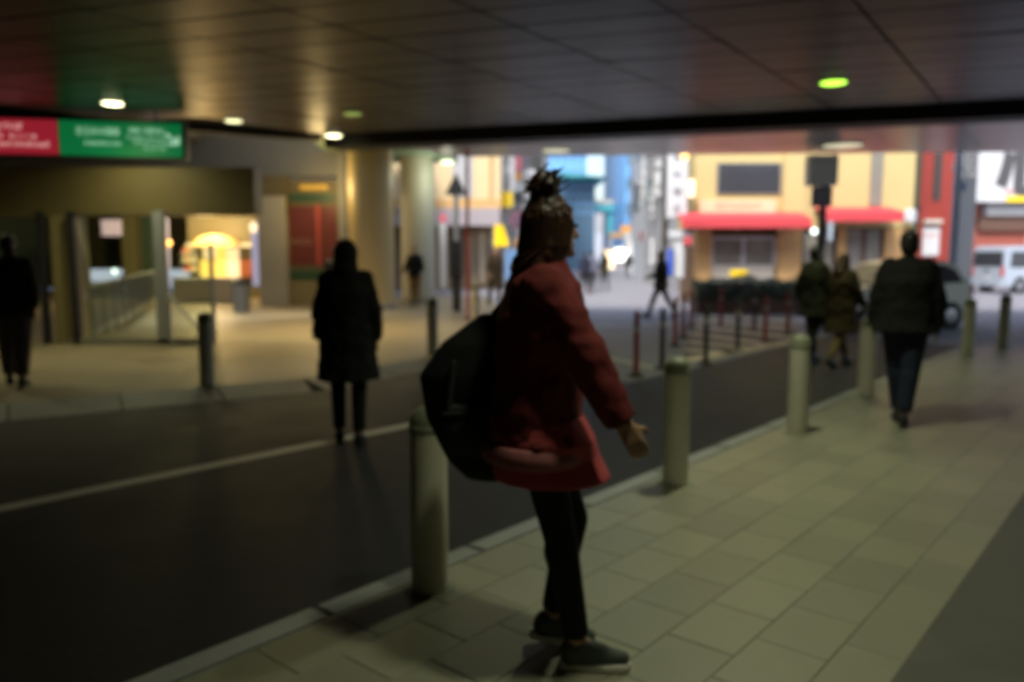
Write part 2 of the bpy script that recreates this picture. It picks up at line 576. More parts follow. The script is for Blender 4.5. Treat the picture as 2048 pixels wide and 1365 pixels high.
# painted markings
def stripe(p, q, w, m, name='painted_line', z=RZ + .004):
    p, q = V(p), V(q)
    d = (q - p).normalized()
    n = V((-d.y, d.x, 0)) * (w / 2)
    pts = [p - n, q - n, q + n, p + n]
    o = structure(name, MB().add([(a.x, a.y, z) for a in pts], [(0, 1, 2, 3)]), m, road)
    return o
stripe(gp(-60, 1031, RZ), gp(835, 848, RZ), .15, M['paint'])
stripe(gp(1215, 716, RZ), gp(1310, 738, RZ), .16, M['paint'])
stripe(gp(1150, 652, RZ), gp(1345, 650, RZ), .22, M['paint'])
il = [gp(1366, 724, RZ), gp(1588, 683, RZ), gp(1592, 628, RZ), gp(1385, 628, RZ)]
structure('traffic_island', MB().add([(a.x, a.y, RZ + .004) for a in il], [(0, 1, 2, 3)]), mat('island_asphalt', (.10, .09, .078), .7, var=.2, scale=3, bump=.2))
for (a, b, w) in (((1370, 722), (1585, 684), .30), ((1372, 700), (1470, 707), .36), ((1376, 684), (1500, 697), .36), ((1382, 668), (1545, 690), .36),
                  ((1386, 654), (1585, 676), .40), ((1390, 642), (1590, 659), .40), ((1400, 633), (1590, 644), .36)):
    stripe(gp(*a, RZ), gp(*b, RZ), w, M['paint_tan'], 'painted_stripe', RZ + .008)

# ------------------------------------------------------------------ SETTING: the deck overhead, its ceiling and edge beams
HC = 4.0
BL, BR = V((-3.65, 16.95, HC)), V((8.2, 13.1, HC))       # the dark beam across the mouth
bd = (BR - BL).normalized()
BR2 = BL + bd * 27
LE = V((-3.85, -2.33, 0)).normalized()                   # the ceiling's left edge runs back from BL
LB = BL + LE * 26
ceil_poly = [BL, BR2, V((24, -9, HC)), V((-24, -9, HC)), LB]
structure('overpass_deck', MB().prism([tuple(p[:2]) for p in ceil_poly] , HC + .04, HC + 1.3), M['void'])
def inside(p, poly):
    c = False
    n = len(poly)
    for i in range(n):
        a, b = poly[i], poly[(i + 1) % n]
        if (a.y > p.y) != (b.y > p.y) and p.x < (b.x - a.x) * (p.y - a.y) / (b.y - a.y) + a.x:
            c = not c
    return c
ceiling = link('ceiling', None)
ceiling['kind'] = 'structure'
ga = bd.copy()
gb = V((.57, .82, 0)).normalized()
PA, PB = 1.62, .62 / abs(ga.cross(gb).z)
def skew_panel(a, b, gap, th):
    vs = []
    for z in (0, th):
        for (i, j) in ((0, 0), (1, 0), (1, 1), (0, 1)):
            p = ga * ((a - gap) * (i - .5)) + gb * ((b - gap) * (j - .5))
            vs.append((p.x, p.y, z))
    return MB().add(vs, [(0, 3, 2, 1), (4, 5, 6, 7), (0, 1, 5, 4), (1, 2, 6, 5), (2, 3, 7, 6), (3, 0, 4, 7)])
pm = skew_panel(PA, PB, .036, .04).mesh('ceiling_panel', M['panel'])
pnear = []
for i in range(-14, 16):
    for j in range(-26, 3):
        c = BL + ga * (PA * (i + .5)) + gb * (PB * (j + .5) - .55)
        ctr = [c + ga * (PA * sx * .49) + gb * (PB * sy * .49) for sx in (-1, 1) for sy in (-1, 1)]
        if not all(inside(q, ceil_poly) for q in ctr):
            continue
        pnear.append(c)
def in_view(c):
    d = c - V((0, 0, EYE))
    zc = d.y * CP - d.z * SP
    if zc < .5:
        return False
    u = d.x / zc * FPX
    v = (d.z * CP + d.y * SP) / zc * FPX
    return abs(u) < 1250 and v < 760
vis = sorted([c for c in pnear if in_view(c)], key=lambda c: c.length)
for c in vis[:290]:
    o = link('ceiling_panel', pm, ceiling)
    o.location = (c.x, c.y, HC - .044 + random.uniform(0, .004))
    o.rotation_euler = (random.uniform(-.0045, .0045), random.uniform(-.0045, .0045), 0)
rest = [c for c in pnear if not in_view(c)] + vis[290:]
rb = MB()
for c in rest:
    q = skew_panel(PA, PB, .022, .04).shift((c.x, c.y, HC - .04))
    rb.add(q.v, q.f)
if rest:
    structure('ceiling_panels_behind', rb, M['panel'], ceiling)['kind'] = 'stuff'
# dark beam over the mouth, edge beam on the left
bn = V((-bd.y, bd.x, 0))
def along(p, d, n, l0, l1, w0, w1, z0, z1):
    return MB().prism([tuple((p + d * l0 + n * w0)[:2]), tuple((p + d * l1 + n * w0)[:2]), tuple((p + d * l1 + n * w1)[:2]), tuple((p + d * l0 + n * w1)[:2])], z0, z1)
structure('lintel_beam', along(BL, bd, bn, -.3, 27, 0, .7, HC - .22, HC + 1.3), M['beam'], bevel=.02)
ln = V((LE.y, -LE.x, 0))
structure('edge_beam', along(BL, LE, -ln if ln.y < 0 else ln, .31, 26, 0, .35, HC - .10, HC + 1.3), M['beam'], bevel=.02)
# daylit soffit beyond the beam, up to the open street
SB = [BL + bn * .72 + bd * .2, BL + bn * .72 + bd * 26, V((24, 19.2, 0)), V((8, 19.9, 0)), V((-1.1, 20.7, 0))]
structure('outer_deck', MB().prism([tuple(p[:2]) for p in SB], HC + .04, HC + 1.25), M['concrete'])
soffit = link('soffit', None)
soffit['kind'] = 'structure'
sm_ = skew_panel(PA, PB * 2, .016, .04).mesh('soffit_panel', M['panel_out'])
for i in range(-4, 15):
    for j in range(-7, 8):
        c = BL + ga * (PA * (i + .5)) + gb * (PB * 2 * (j + .5))
        if all(inside(c + ga * (PA * sx * .5) + gb * (PB * sy), SB) for sx in (-1, 1) for sy in (-1, 1)):
            o = link('soffit_panel', sm_, soffit)
            o.location = (c.x, c.y, HC - .03 + random.uniform(0, .004))
            o.rotation_euler = (random.uniform(-.004, .004), random.uniform(-.004, .004), 0)
structure('soffit_edging', MB().prism([tuple(p[:2]) for p in SB], HC + .012, HC + .035), M['panel_out'], soffit)
# walls out of sight that keep the underpass dark
structure('underpass_wall', along(sb + KN * 2.6, KD, KN, -14, 6.0, 0, .4, 0, HC + .04), M['concrete'])
structure('light_block_wall', MB().box(-26, 26, -9.4, -9, -.3, HC + 1.3), M['concrete'])  # added behind the camera to shut out skylight; unseen
structure('side_wall', MB().box(-26.4, -26, -9, 36, -.3, 6.5), M['concrete'])

# ------------------------------------------------------------------ downlights
def downlight(p, label, m, power=0, col=(.96, .90, .52), r=.15, cone=166, group='round downlights in the underpass ceiling'):
    t = thing('ceiling_downlight', label, 'ceiling light', (p.x, p.y, p.z), 0, group)
    ring = MB().lathe([(r + .035, -.0), (r + .035, -.02), (r + .004, -.02), (r + .004, .0)], 28)
    part(t, 'trim_ring', ring, M['steel'], smooth=True, world=False)
    part(t, 'lens', MB().lathe([(r, .0), (r, -.028), (r * .8, -.036)][::-1], 24), m, smooth=True, world=False)
    if power:
        L = bpy.data.lights.new('downlight_beam', 'SPOT')
        L.energy = power
        L.color = col
        L.spot_size = RAD(cone)
        L.spot_blend = 1.0
        L.shadow_soft_size = .12
        o = link('downlight_beam', L, t)
        o.location = (0, 0, -.07)
    return t
CZ = HC - .041
downlight(gp(225, 205, CZ), 'bright round ceiling downlight just above the green sign', M['lamp_warm'], 100, cone=150)
downlight(gp(467, 240, CZ), 'dimmer round ceiling downlight between the sign and the far lit one', M['lamp_dim'], 85, cone=150)
downlight(gp(667, 270, CZ), 'bright round ceiling downlight at the corner above the hooded man', M['lamp_warm'], 330, (1, .74, .36), cone=150)
downlight(gp(1667, 163, CZ), 'green glowing ceiling downlight on the right above the pavement', M['lamp_green'], 95, (.85, .95, .55), r=.17, cone=118)
downlight(gp(705, 226, CZ), 'almost unlit faint green downlight in the middle of the dark ceiling', M['lamp_faint'], 0)
downlight(gp(1685, 290, HC - .031), 'pale oblong downlight in the bright soffit above the dark signal pole', M['lamp_soffit'], 0, r=.42, group='downlights in the daylit soffit')
downlight(gp(1112, 300, HC - .031), 'pale downlight in the bright soffit above the running woman', M['lamp_soffit'], 0, r=.32, group='downlights in the daylit soffit')
# both rows go on out of the frame
downlight(V((-8.1, 10.9, CZ)), 'ceiling downlight of the left row just outside the left edge', M['lamp_dim'], 75, cone=140)
# the pavement row goes on overhead
for k, (x, y) in enumerate(((1.85, 6.2), (.95, 2.5))):
    downlight(V((x, y, CZ)), ['ceiling downlight over the near pavement beyond the top of the frame', 'ceiling downlight overhead beside the striding woman'][k], M['lamp_dim'], (125, 66)[k], (.91, .95, .64), cone=(140, 104)[k])

# ------------------------------------------------------------------ LEFT: hall behind the far pavement
HY = 24.0
t = thing('station_hall', 'long dim hall front with grey upper band and brown header, left of the round column', 'building', (-14, HY, 0))
x0, x1, z0, z1 = rect(-300, 350, 572, 430, HY)
part(t, 'header', MB().box(-26, x1, HY, HY + .5, at(0, 432, HY).z, at(0, 352, HY).z), M['brown_wall'])
part(t, 'upper_wall', MB().box(-26, at(690, 300, HY).x, HY + .06, HY + .6, at(0, 352, HY).z, 6.3), M['grey_wall'])
part(t, 'hall_roof', MB().box(-26, -4.2, 16.5, 36, 6.32, 6.5), M['concrete'])
part(t, 'hall_ceiling', MB().box(-26, -5, HY + .7, 35.5, 3.25, 3.4), M['brown_wall'])
for (a, b, y0, mm) in ((100, 152, 690, 'olive'), (516, 570, 604, 'column_pale'), (243, 272, 596, 'olive'), (268, 306, 590, 'green_soffit')):
    yy = {100: 13.9, 516: HY - .25, 243: 30.0, 268: 32.0}[a]
    xa, xb = at(a, 500, yy).x, at(b, 500, yy).x
    o = part(t, 'pillar', MB().box(xa, xb, yy, yy + (xb - xa), 0, 2.24 if a == 100 else 3.24), M[mm], bevel=.02)
part(t, 'front_lintel', MB().box(-26, at(512, 500, 13.95).x, 13.96, 14.4, 2.25, 3.05), M['brown_wall'])
part(t, 'light_block_roof', MB().prism([(-26, 3.0), (-9.6, 13.9), (-9.2, 24), (-26, 24)], 4.9, 5.1), M['concrete'])  # unseen, added to hold skylight off the far pavement; gap left for some
for xx, ww in ((97, .10), (158, .12), (331, .20)):
    c = at(xx, 690, 13.85)
    part(t, 'frame_post', MB().box(c.x - ww / 2, c.x + ww / 2, 13.78, 13.9, 0, 2.3), M['black'] if xx < 300 else M['steel'], bevel=.008)
xa, xb = at(166, 500, 13.85).x, at(324, 500, 13.85).x
part(t, 'glass_pane', MB().box(xa, xb, 13.83, 13.845, .12, 2.22), M['glass'])
xa2, xb2 = at(340, 500, 13.85).x, at(424, 500, 13.85).x
part(t, 'glass_pane', MB().box(xa2, xb2, 13.83, 13.845, .12, 1.75), M['glass'])
part(t, 'back_wall', MB().box(-26, at(160, 500, 35.5).x, 35.5, 35.7, 0, 4.2), M['green_soffit'])
part(t, 'back_wall', MB().box(at(160, 500, 35.5).x + .01, at(560, 500, 35.5).x, 35.5, 35.7, .85, 4.2), M['brown_wall'])
part(t, 'end_wall', MB().box(-26, -25.8, 14, 35.4, 0, 4.2), M['brown_wall'])
c = at(428, 640, 13.85)
part(t, 'frame_post', MB().box(c.x - .03, c.x + .03, 13.8, 13.88, 0, 1.76), M['steel'], bevel=.006)
part(t, 'plinth', MB().box(xa - .3, c.x, 13.78, 13.9, 0, .11), M['concrete'], bevel=.01)
# handrail falling away to the right
p, q = at(338, 592, 13.6), at(410, 672, 13.2)
hr = thing('handrail', 'thin sloping steel handrail beside the glass screen', 'handrail', (q.x, q.y, 0))
part(hr, 'rail', MB().cap(p, q, .022, .022), M['steel'], smooth=True)
part(hr, 'post', MB().cyl((q.x, q.y, 0), q, .02), M['steel'], smooth=True)
part(hr, 'post', MB().cyl((p.x, p.y, 0), p, .02), M['steel'], smooth=True)
# railing that recedes through the hall
A, B = V((-7.55, 14.3, 0)), V((-12.4, 28.5, 0))
rl = thing('railing', 'grey steel railing with upright posts running back behind the glass', 'railing', (A.x, A.y, 0))
rl_d = B - A
part(rl, 'top_rail', MB().cap(A + V((0, 0, 1.0)), B + V((0, 0, 1.0)), .03, .03), M['steel'], smooth=True)
part(rl, 'lower_rail', MB().cap(A + V((0, 0, .15)), B + V((0, 0, .15)), .02, .02), M['steel'], smooth=True)
bm_ = MB().cyl((0, 0, 0), (0, 0, 1.0), .028).mesh('post', M['steel'], smooth=True)
bal = MB().cyl((0, 0, .15), (0, 0, 1.0), .010, n=8).mesh('baluster', M['steel'], smooth=True)
for k in range(71):
    o = link('post' if k % 7 == 0 else 'baluster', bm_ if k % 7 == 0 else bal, rl)
    o.location = rl_d * (k / 70)

# lit kiosk in the hall
KY = 27.0
kx = lambda px: at(px, 500, KY).x
kz = lambda py: at(400, py, KY).z
t = thing('lit_kiosk', 'warm lit kiosk with amber arched canopy and yellow display at the back of the hall', 'kiosk', (kx(420), KY, 0))
part(t, 'back_panel', MB().box(kx(348), kx(500), KY + 1.2, KY + 1.3, 0, 3.2), M['brown_wall'])
part(t, 'canopy', MB().prism([(kx(380) + (kx(462) - kx(380)) * (.5 - .5 * math.cos(math.pi * i / 14)), math.sin(math.pi * i / 14) * (kz(470) - kz(492))) for i in range(15)], 0, .6), M['glow_amber'])
cano = t.children[-1]
cano.data.transform(Matrix.Translation((0, 0, 0)))
for v in cano.data.vertices:
    x, y, z = v.co + V(t.location)
    v.co = V((x - t.location.x, (KY + .3 + z) - t.location.y, kz(492) + y))
part(t, 'yellow_panel', MB().box(kx(376), kx(408), KY + 1.0, KY + 1.1, kz(562), kz(520)), M['glow_yellow'])
part(t, 'cream_panel', MB().box(kx(410), kx(428), KY + 1.02, KY + 1.1, kz(562), kz(494)), M['glow_yellow'])
part(t, 'lit_panel', MB().box(kx(382), kx(408), KY + 1.05, KY + 1.12, kz(518), kz(494)), M['glow_cream'])
part(t, 'white_panel', MB().box(kx(430), kx(456), KY + 1.04, KY + 1.12, kz(560), kz(496)), M['glow_cream'])
part(t, 'red_display', MB().box(kx(460), kx(488), KY + .9, KY + 1.1, kz(556), kz(520)), mat('kiosk_red', (.42, .12, .05), .5))
part(t, 'header_panel', MB().box(kx(348), kx(500), KY + 1.0, KY + 1.15, kz(493), kz(487)), M['glow_cream'])
for k in range(3):
    part(t, 'shelf', MB().box(kx(346), kx(375), KY + .6, KY + 1.1, kz(545 - 18 * k), kz(542 - 18 * k)), M['offwhite'])
    for j in range(4):
        xx = kx(348) + (kx(374) - kx(348)) * j / 4
        part(t, 'boxed_goods', MB().box(xx + .02, xx + .1, KY + .65, KY + .9, kz(542 - 18 * k) + .003, kz(542 - 18 * k) + random.uniform(.1, .2)), M[random.choice(['pink', 'offwhite', 'orange_sign', 'lilac_bldg'])])
L = bpy.data.lights.new('kiosk_lamp', 'POINT')
L.energy = 90
L.color = (1, .70, .30)
L.shadow_soft_size = .3
o = link('kiosk_lamp', L, t)
o.location = (0, -.3, 2.4)
for (x, y, lab) in ((410, 437, 'small warm lamp in the hall ceiling over the kiosk'), (277, 438, 'small warm lamp in the hall ceiling left of the kiosk')):
    c = at(x, y, 25.6)
    c.z = 3.23
    hl = thing('hall_lamp', lab, 'ceiling light', c)
    part(hl, 'trim_ring', MB().lathe([(.14, -.03), (.14, .0)], 20), M['steel'], smooth=True, world=False)
    part(hl, 'lens', MB().lathe([(.08, -.05), (.11, -.031)], 20), emit('hall_lens', (1, .62, .25), .8), smooth=True, world=False)
    L = bpy.data.lights.new('hall_light', 'POINT')
    L.energy = 75
    L.color = (1, .84, .50)
    L.shadow_soft_size = .1
    o = link('hall_light', L, hl)
    o.location = (0, 0, -.16)
t = thing('shop_counter', 'long pale counter in front of the lit kiosk', 'counter', (kx(440), KY - 1.5, 0))
part(t, 'counter_body', MB().box(kx(382), kx(498), KY - 1.6, KY - 1.0, 0, .72), M['offwhite'], bevel=.02)
part(t, 'counter_top', MB().box(kx(379), kx(500), KY - 1.65, KY - .95, .722, .80), M['white'], bevel=.015)
t = thing('litter_bin', 'dark grey litter bin at the right end of the pale counter', 'bin', (at(484, 630, 21.5).x, 21.5, 0))
part(t, 'bin_body', MB().lathe([(.2, 0), (.22, .1), (.24, .75)], 20), M['grey_wall'], smooth=True, world=False)
part(t, 'bin_lid', MB().lathe([(.25, .752), (.25, .80), (.16, .86)], 20), M['black'], smooth=True, world=False)
# slim lit panels and signs
t = tag(structure('lit_pillar_panel', MB().box(at(503, 500, 25).x, at(514, 500, 25).x, 25, 25.2, .55, at(500, 445, 25).z), M['glow_lilac'], bevel=.01), 'narrow lilac lit upright panel beside the kiosk', 'light panel')
t['kind'] = 'thing'
t = tag(link('wall_lamp', MB().ball(at(507, 455, 24.9), (.1, .1, .16)).mesh('wall_lamp', M['glow_peach'], True)), 'peach glowing wall lamp on top of the lilac panel', 'lamp')
t = tag(link('lit_banner', MB().box(*(at(308, 500, 26).x, at(335, 500, 26).x), 26, 26.12, at(300, 540, 26).z, at(300, 436, 26).z).mesh('lit_banner', M['glow_lilac'], bevel=.01)), 'pale lilac lit banner hanging left of the kiosk', 'banner')
t = tag(link('round_lamp', MB().ball(at(337, 487, 25.8), .10).mesh('round_lamp', M['lamp_orange'], True)), 'small round orange lamp at the edge of the lilac banner', 'lamp')
t = thing('hanging_sign', 'pale pink lit square sign hanging in the dark hall', 'sign', at(220, 455, 28))
x0, x1, z0, z1 = rect(203, 440, 240, 472, 28)
part(t, 'sign_face', MB().box(x0, x1, 28, 28.1, z0, z1), M['glow_pink'], bevel=.01)
part(t, 'bracket', MB().box((x0 + x1) / 2 - .02, (x0 + x1) / 2 + .02, 28.03, 28.07, z1 + .002, 3.24), M['black'])
t = thing('advert_stand', 'tall dark advert stand with an orange figure below the pink sign', 'sign', (at(220, 560, 29).x, 29, 0))
x0, x1, z0, z1 = rect(205, 474, 236, 575, 29)
part(t, 'stand', MB().box(x0, x1, 29, 29.1, 0, z1), M['lilac_bldg'], bevel=.01)
x0, x1, z0, z1 = rect(209, 506, 227, 546, 28.96)
part(t, 'orange_panel', MB().prism([(x0, z1), (x1 - .06, z1), (x1, z0 + .1), (x1 - .1, z0), (x0 + .1, z0)], 0, .03), emit('orange_print_lit', (.8, .33, .05), .7))
op = t.children[-1]
for v in op.data.vertices:
    w = v.co + V(t.location)
    v.co = V((w.x, 28.94 + w.z, w.y)) - V(t.location)
part(t, 'small_lamp', MB().ball(at(229, 543, 28.9), .08), M['lamp_white'], smooth=True)
# posts on the road side behind the hall, in daylight
for k, px in enumerate((247, 265, 290, 318)):
    c = gp(px, 578, 0)
    c.y = 33.5
    c.x = at(px, 575, 33.5).x
    t = thing('white_post', ['first', 'second', 'third', 'fourth'][k] + ' short white post from the left at the far end of the hall', 'post', (c.x, c.y, 0), 0, 'white posts behind the hall')
    part(t, 'shaft', MB().lathe([(.09, 0), (.09, .6), (.06, .66)], 14), M['white'], smooth=True, world=False)
    part(t, 'base', MB().lathe([(.14, 0), (.14, .03), (.1, .05)], 14), M['steel'], smooth=True, world=False)
structure('rear_barrier', MB().box(at(165, 570, 34).x, at(235, 570, 34).x, 34, 34.3, 0, .35), M['white'], bevel=.03)

# shop window panel beside the hall
PY = 24.2
t = thing('poster_board', 'tall display board with maroon posters between two green bands', 'display board', (at(630, 600, PY).x, PY, 0))
def brd(name, xa, ya, xb, yb, m, d0=0.0, d1=.12, bev=0):
    x0, x1, z0, z1 = rect(xa, ya, xb, yb, PY)
    return part(t, name, MB().box(x0, x1, PY - d0, PY + d1, max(z0, 0), z1), m, bevel=bev)
brd('back_board', 571, 362, 690, 612, M['brown_wall'], -.02, .2)
brd('light_strip', 600, 370, 655, 380, emit('strip_amber', (.55, .33, .04), .18), .02)
brd('green_band', 573, 388, 670, 404, M['green_band'], .03)
brd('maroon_poster', 573, 413, 634, 530, M['poster'], .02)
brd('maroon_poster', 640, 413, 674, 530, M['poster'], .022)
brd('divider', 635, 411, 639, 532, M['pole_red'], .05)
brd('green_band', 573, 541, 690, 560, M['green_band'], .03)
brd('lower_panel', 573, 562, 690, 612, M['olive'], .01)
brd('slim_pipe', 682, 300, 692, 530, M['concrete'], .25, -.1)
L = bpy.data.lights.new('strip_lamp', 'POINT')
L.energy = 42
L.color = (1, .72, .30)
L.shadow_soft_size = .25
o = link('strip_lamp', L, t)
o.location = at(640, 375, PY - 1.6) - V(t.location)
wtext(t, 'faint_lettering', 'INFORMATION', .26, M['text_faint'], (at(595, 485, PY).x, PY - .028, at(595, 485, PY).z), width=.85)

# the green and red hanging sign
sA, sB = at(-150, 214, 13.35), at(372, 264, 14.15)
sdv = V((sB.x - sA.x, sB.y - sA.y, 0))
slen = sdv.length
srz = math.atan2(sdv.y, sdv.x)
zt, zb = at(100, 236, 13.6).z, at(100, 310, 13.6).z
t = thing('hanging_sign', 'long backlit red and green direction sign with an arrow under the left ceiling edge', 'direction sign', (sA.x, sA.y, zb), srz)
hh = zt - zb
part(t, 'casing', MB().box(0, slen, .0, .22, -.03, hh + .03), M['black'], bevel=.015, world=False)
lr = slen * (107 + 150) / (372 + 150)
part(t, 'red_face', MB().box(.05, lr - .01, -.012, -.002, .015, hh - .015), M['sign_red'], world=False)
part(t, 'green_face', MB().box(lr + .01, slen - .07, -.012, -.002, .015, hh - .015), M['sign_green'], world=False)
def srow(x0f, x1f, zf, size, body, m):
    a = slen * (x0f + 150) / 522
    b = slen * (x1f + 150) / 522
    text(t, 'sign_text', body, size, m, ((a + b) / 2, -.016, hh * zf), width=(b - a))
srow(143, 232, .68, .15, '京王井の頭線', M['sign_letters'])
srow(160, 234, .38, .12, 'Inokashira Line', M['sign_letters'])
srow(252, 322, .74, .085, '東横線・田園都市線', M['sign_letters'])
srow(245, 330, .56, .075, 'Toyoko Line and', M['sign_letters'])
srow(262, 330, .42, .075, 'Den-en-toshi', M['sign_letters'])
srow(284, 328, .27, .07, 'Line', M['sign_letters'])
srow(-60, 36, .76, .13, 'バスのりば', M['sign_letters_r'])
srow(-60, 64, .50, .06, '西口', M['sign_letters_r'])
srow(-90, 86, .30, .13, 'Bus Terminal', M['sign_letters_r'])
ax = slen * (345 + 150) / 522
ar = MB()
def bar2(mb, p, q, w):
    p, q = V((p[0], 0, p[1])), V((q[0], 0, q[1]))
    d = (q - p).normalized()
    n = V((-d.z, 0, d.x)) * (w / 2)
    pts = [p - n, q - n, q + n, p + n]
    mb.add([(a.x, -.020, a.z) for a in pts] + [(a.x, -.0135, a.z) for a in pts], [(0, 1, 2, 3), (7, 6, 5, 4), (0, 4, 5, 1), (1, 5, 6, 2), (2, 6, 7, 3), (3, 7, 4, 0)])
bar2(ar, (ax - .13, hh * .70), (ax + .06, hh * .42), .045)
ar2 = MB()
bar2(ar2, (ax + .075, hh * .62), (ax + .075, hh * .38), .045)
bar2(ar2, (ax + .052, hh * .40), (ax - .10, hh * .40), .045)
part(t, 'arrow_shaft', ar, M['sign_letters'], world=False)
part(t, 'arrow_head', ar2, M['sign_letters'], world=False)
for xx in (.6, slen / 2, slen - .5):
    part(t, 'hanger', MB().cyl((xx, .11, hh + .03), (xx, .11, HC - zb + .02), .02), M['black'], smooth=True, world=False)

# round columns
def column(px0, px1, Y, top, m, label):
    xa, xb = at(px0, 500, Y).x, at(px1, 500, Y).x
    r = (xb - xa) / 2
    t = thing('round_column', label, 'column', ((xa + xb) / 2, Y + r * .3, 0))
    part(t, 'shaft', MB().lathe([(r, 0.15), (r, top)], 40), m, smooth=True, world=False)
    part(t, 'base', MB().lathe([(r + .04, 0), (r + .04, .12), (r + .005, .149)], 40), M['concrete'], smooth=True, world=False)
    part(t, 'collar', MB().lathe([(r + .03, top - .25), (r + .03, top - .02)], 40), M['concrete'], smooth=True, world=False)
column(696, 786, 22.6, 5.3, M['column'], 'thick warm lit round column right of the maroon posters')
column(801, 869, 25.5, 5.0, M['column_pale'], 'pale round column lit by daylight on its right side')
t = thing('green_canopy', 'green underside of a canopy with a lamp above the pale column', 'canopy', (-3.4, 18, 4.55))
part(t, 'underside', MB().prism([(-5.1, 17.4), (-3.35, 17.4), (-1.75, 23.5), (-1.8, 27), (-5.6, 27)], 4.55, 4.75), M['green_soffit'])
part(t, 'edge_strip', MB().prism([(-3.33, 17.4), (-3.2, 17.4), (-1.6, 23.5), (-1.72, 23.5)], 4.4, 4.9), M['brown_wall'])
L = bpy.data.lights.new('canopy_light', 'POINT')
L.energy = 24
L.color = (.95, 1, .75)
L.shadow_soft_size = .2
o = link('canopy_light', L, t)
o.location = at(894, 330, 24.5) - V((0, 0, .3)) - V(t.location)
part(t, 'lamp', MB().ball(at(894, 324, 24.5), (.22, .22, .05)), emit('canopy_lamp', (.5, .6, .38), .8), smooth=True)

# ------------------------------------------------------------------ OUTDOORS: street buildings
def building(name, label, x0, x1, y0, y1, h, m, cols=0, rows=0, z_start=3.6, side=None, glass='darkglass', frame='offwhite', roofm='concrete'):
    """box building with recessed-looking windows built on its camera side (y0) and optionally one street side"""
    t = thing(name, label, 'building', ((x0 + x1) / 2, y0, RZ))
    part(t, 'wall', MB().box(x0, x1, y0, y1, RZ - .1, h), M[m])
    part(t, 'parapet', MB().box(x0 - .08, x1 + .08, y0 - .08, y1 + .08, h + .002, h + .5), M[roofm])
    if cols:
        cw = (x1 - x0) / cols
        rh = (h - z_start) / rows
        for r_ in range(rows):
            for c_ in range(cols):
                a, b = x0 + cw * (c_ + .18), x0 + cw * (c_ + .82)
                za, zb_ = z_start + rh * (r_ + .25), z_start + rh * (r_ + .8)
                w = part(t, 'window', MB().box(a, b, y0 - .05, y0 - .003, za, zb_), M[frame])
                part(w, 'pane', MB().box(a + .06, b - .06, y0 - .062, y0 - .053, za + .06, zb_ - .06), M[glass])
    if side:
        sx, sn, srows = side
        cl = (y1 - y0) / sn
        rh = (h - z_start) / srows
        for r_ in range(srows):
            for c_ in range(sn):
                a, b = y0 + cl * (c_ + .2), y0 + cl * (c_ + .8)
                za, zb_ = z_start + rh * (r_ + .25), z_start + rh * (r_ + .8)
                w = part(t, 'window', MB().box(sx - .05, sx + .05, a, b, za, zb_), M[frame])
                part(w, 'pane', MB().box(sx - .062, sx + .062, a + .08, b - .08, za + .06, zb_ - .06), M[glass])
    return t
def stx(Y, off):                                   # street sides follow its axis
    return off + .135 * (Y - 40)

# cream building at the left corner of the street
CY = 37.0
xa, xb = at(868, 400, CY).x, at(1001, 400, CY).x
t = thing('corner_building', 'cream corner building with orange lower band, left of the street', 'building', (xa, CY, RZ))
part(t, 'wall', MB().box(xa - 8, xb, CY, CY + 8, at(0, 400, CY).z, 11), M['cream_wall'])
part(t, 'lower_band', MB().box(xa - 8, xb + .02, CY - .06, CY + 8, at(0, 417, CY).z, at(0, 399, CY).z), M['orange_wall'])
part(t, 'window_bay', MB().box(at(905, 400, CY).x, at(946, 400, CY).x, CY - .05, CY - .003, at(0, 395, CY).z, 9.5), M['grey_bldg'])
part(t, 'mullion', MB().box(at(979, 400, CY).x, at(984, 400, CY).x, CY - .12, CY - .003, at(0, 398, CY).z, 9.5), M['orange_wall'])
part(t, 'shop_fascia', MB().box(xa - 8, xb, CY - .9, CY - .07, at(0, 453, CY).z, at(0, 419, CY).z), M['lilac_bldg'])
part(t, 'ground_floor', MB().box(xa - 8, xb, CY + 1.2, CY + 7.9, RZ, at(0, 418, CY).z), mat('brown_shopfront', (.26, .18, .12), .6))
for k, (a, b) in enumerate(((941, 951), (956, 968), (972, 990))):
    w = part(t, 'shop_window', MB().box(at(a, 500, CY).x, at(b, 500, CY).x, CY + 1.1, CY + 1.19, .1, at(0, 462, CY).z), M['glow_peach'] if k == 3 else M['cream_wall'])
    part(w, 'pane', MB().box(at(a, 500, CY).x + .05, at(b, 500, CY).x - .05, CY + 1.08, CY + 1.09, .2, at(0, 466, CY).z), M['dimglass'] if k != 1 else M['offwhite'])
for k in range(2):
    part(t, 'shop_column', MB().box(at(938 + 56 * k, 500, CY).x - .12, at(938 + 56 * k, 500, CY).x + .12, CY - .5, CY - .2, RZ, at(0, 453, CY).z - .003), M['soil'])
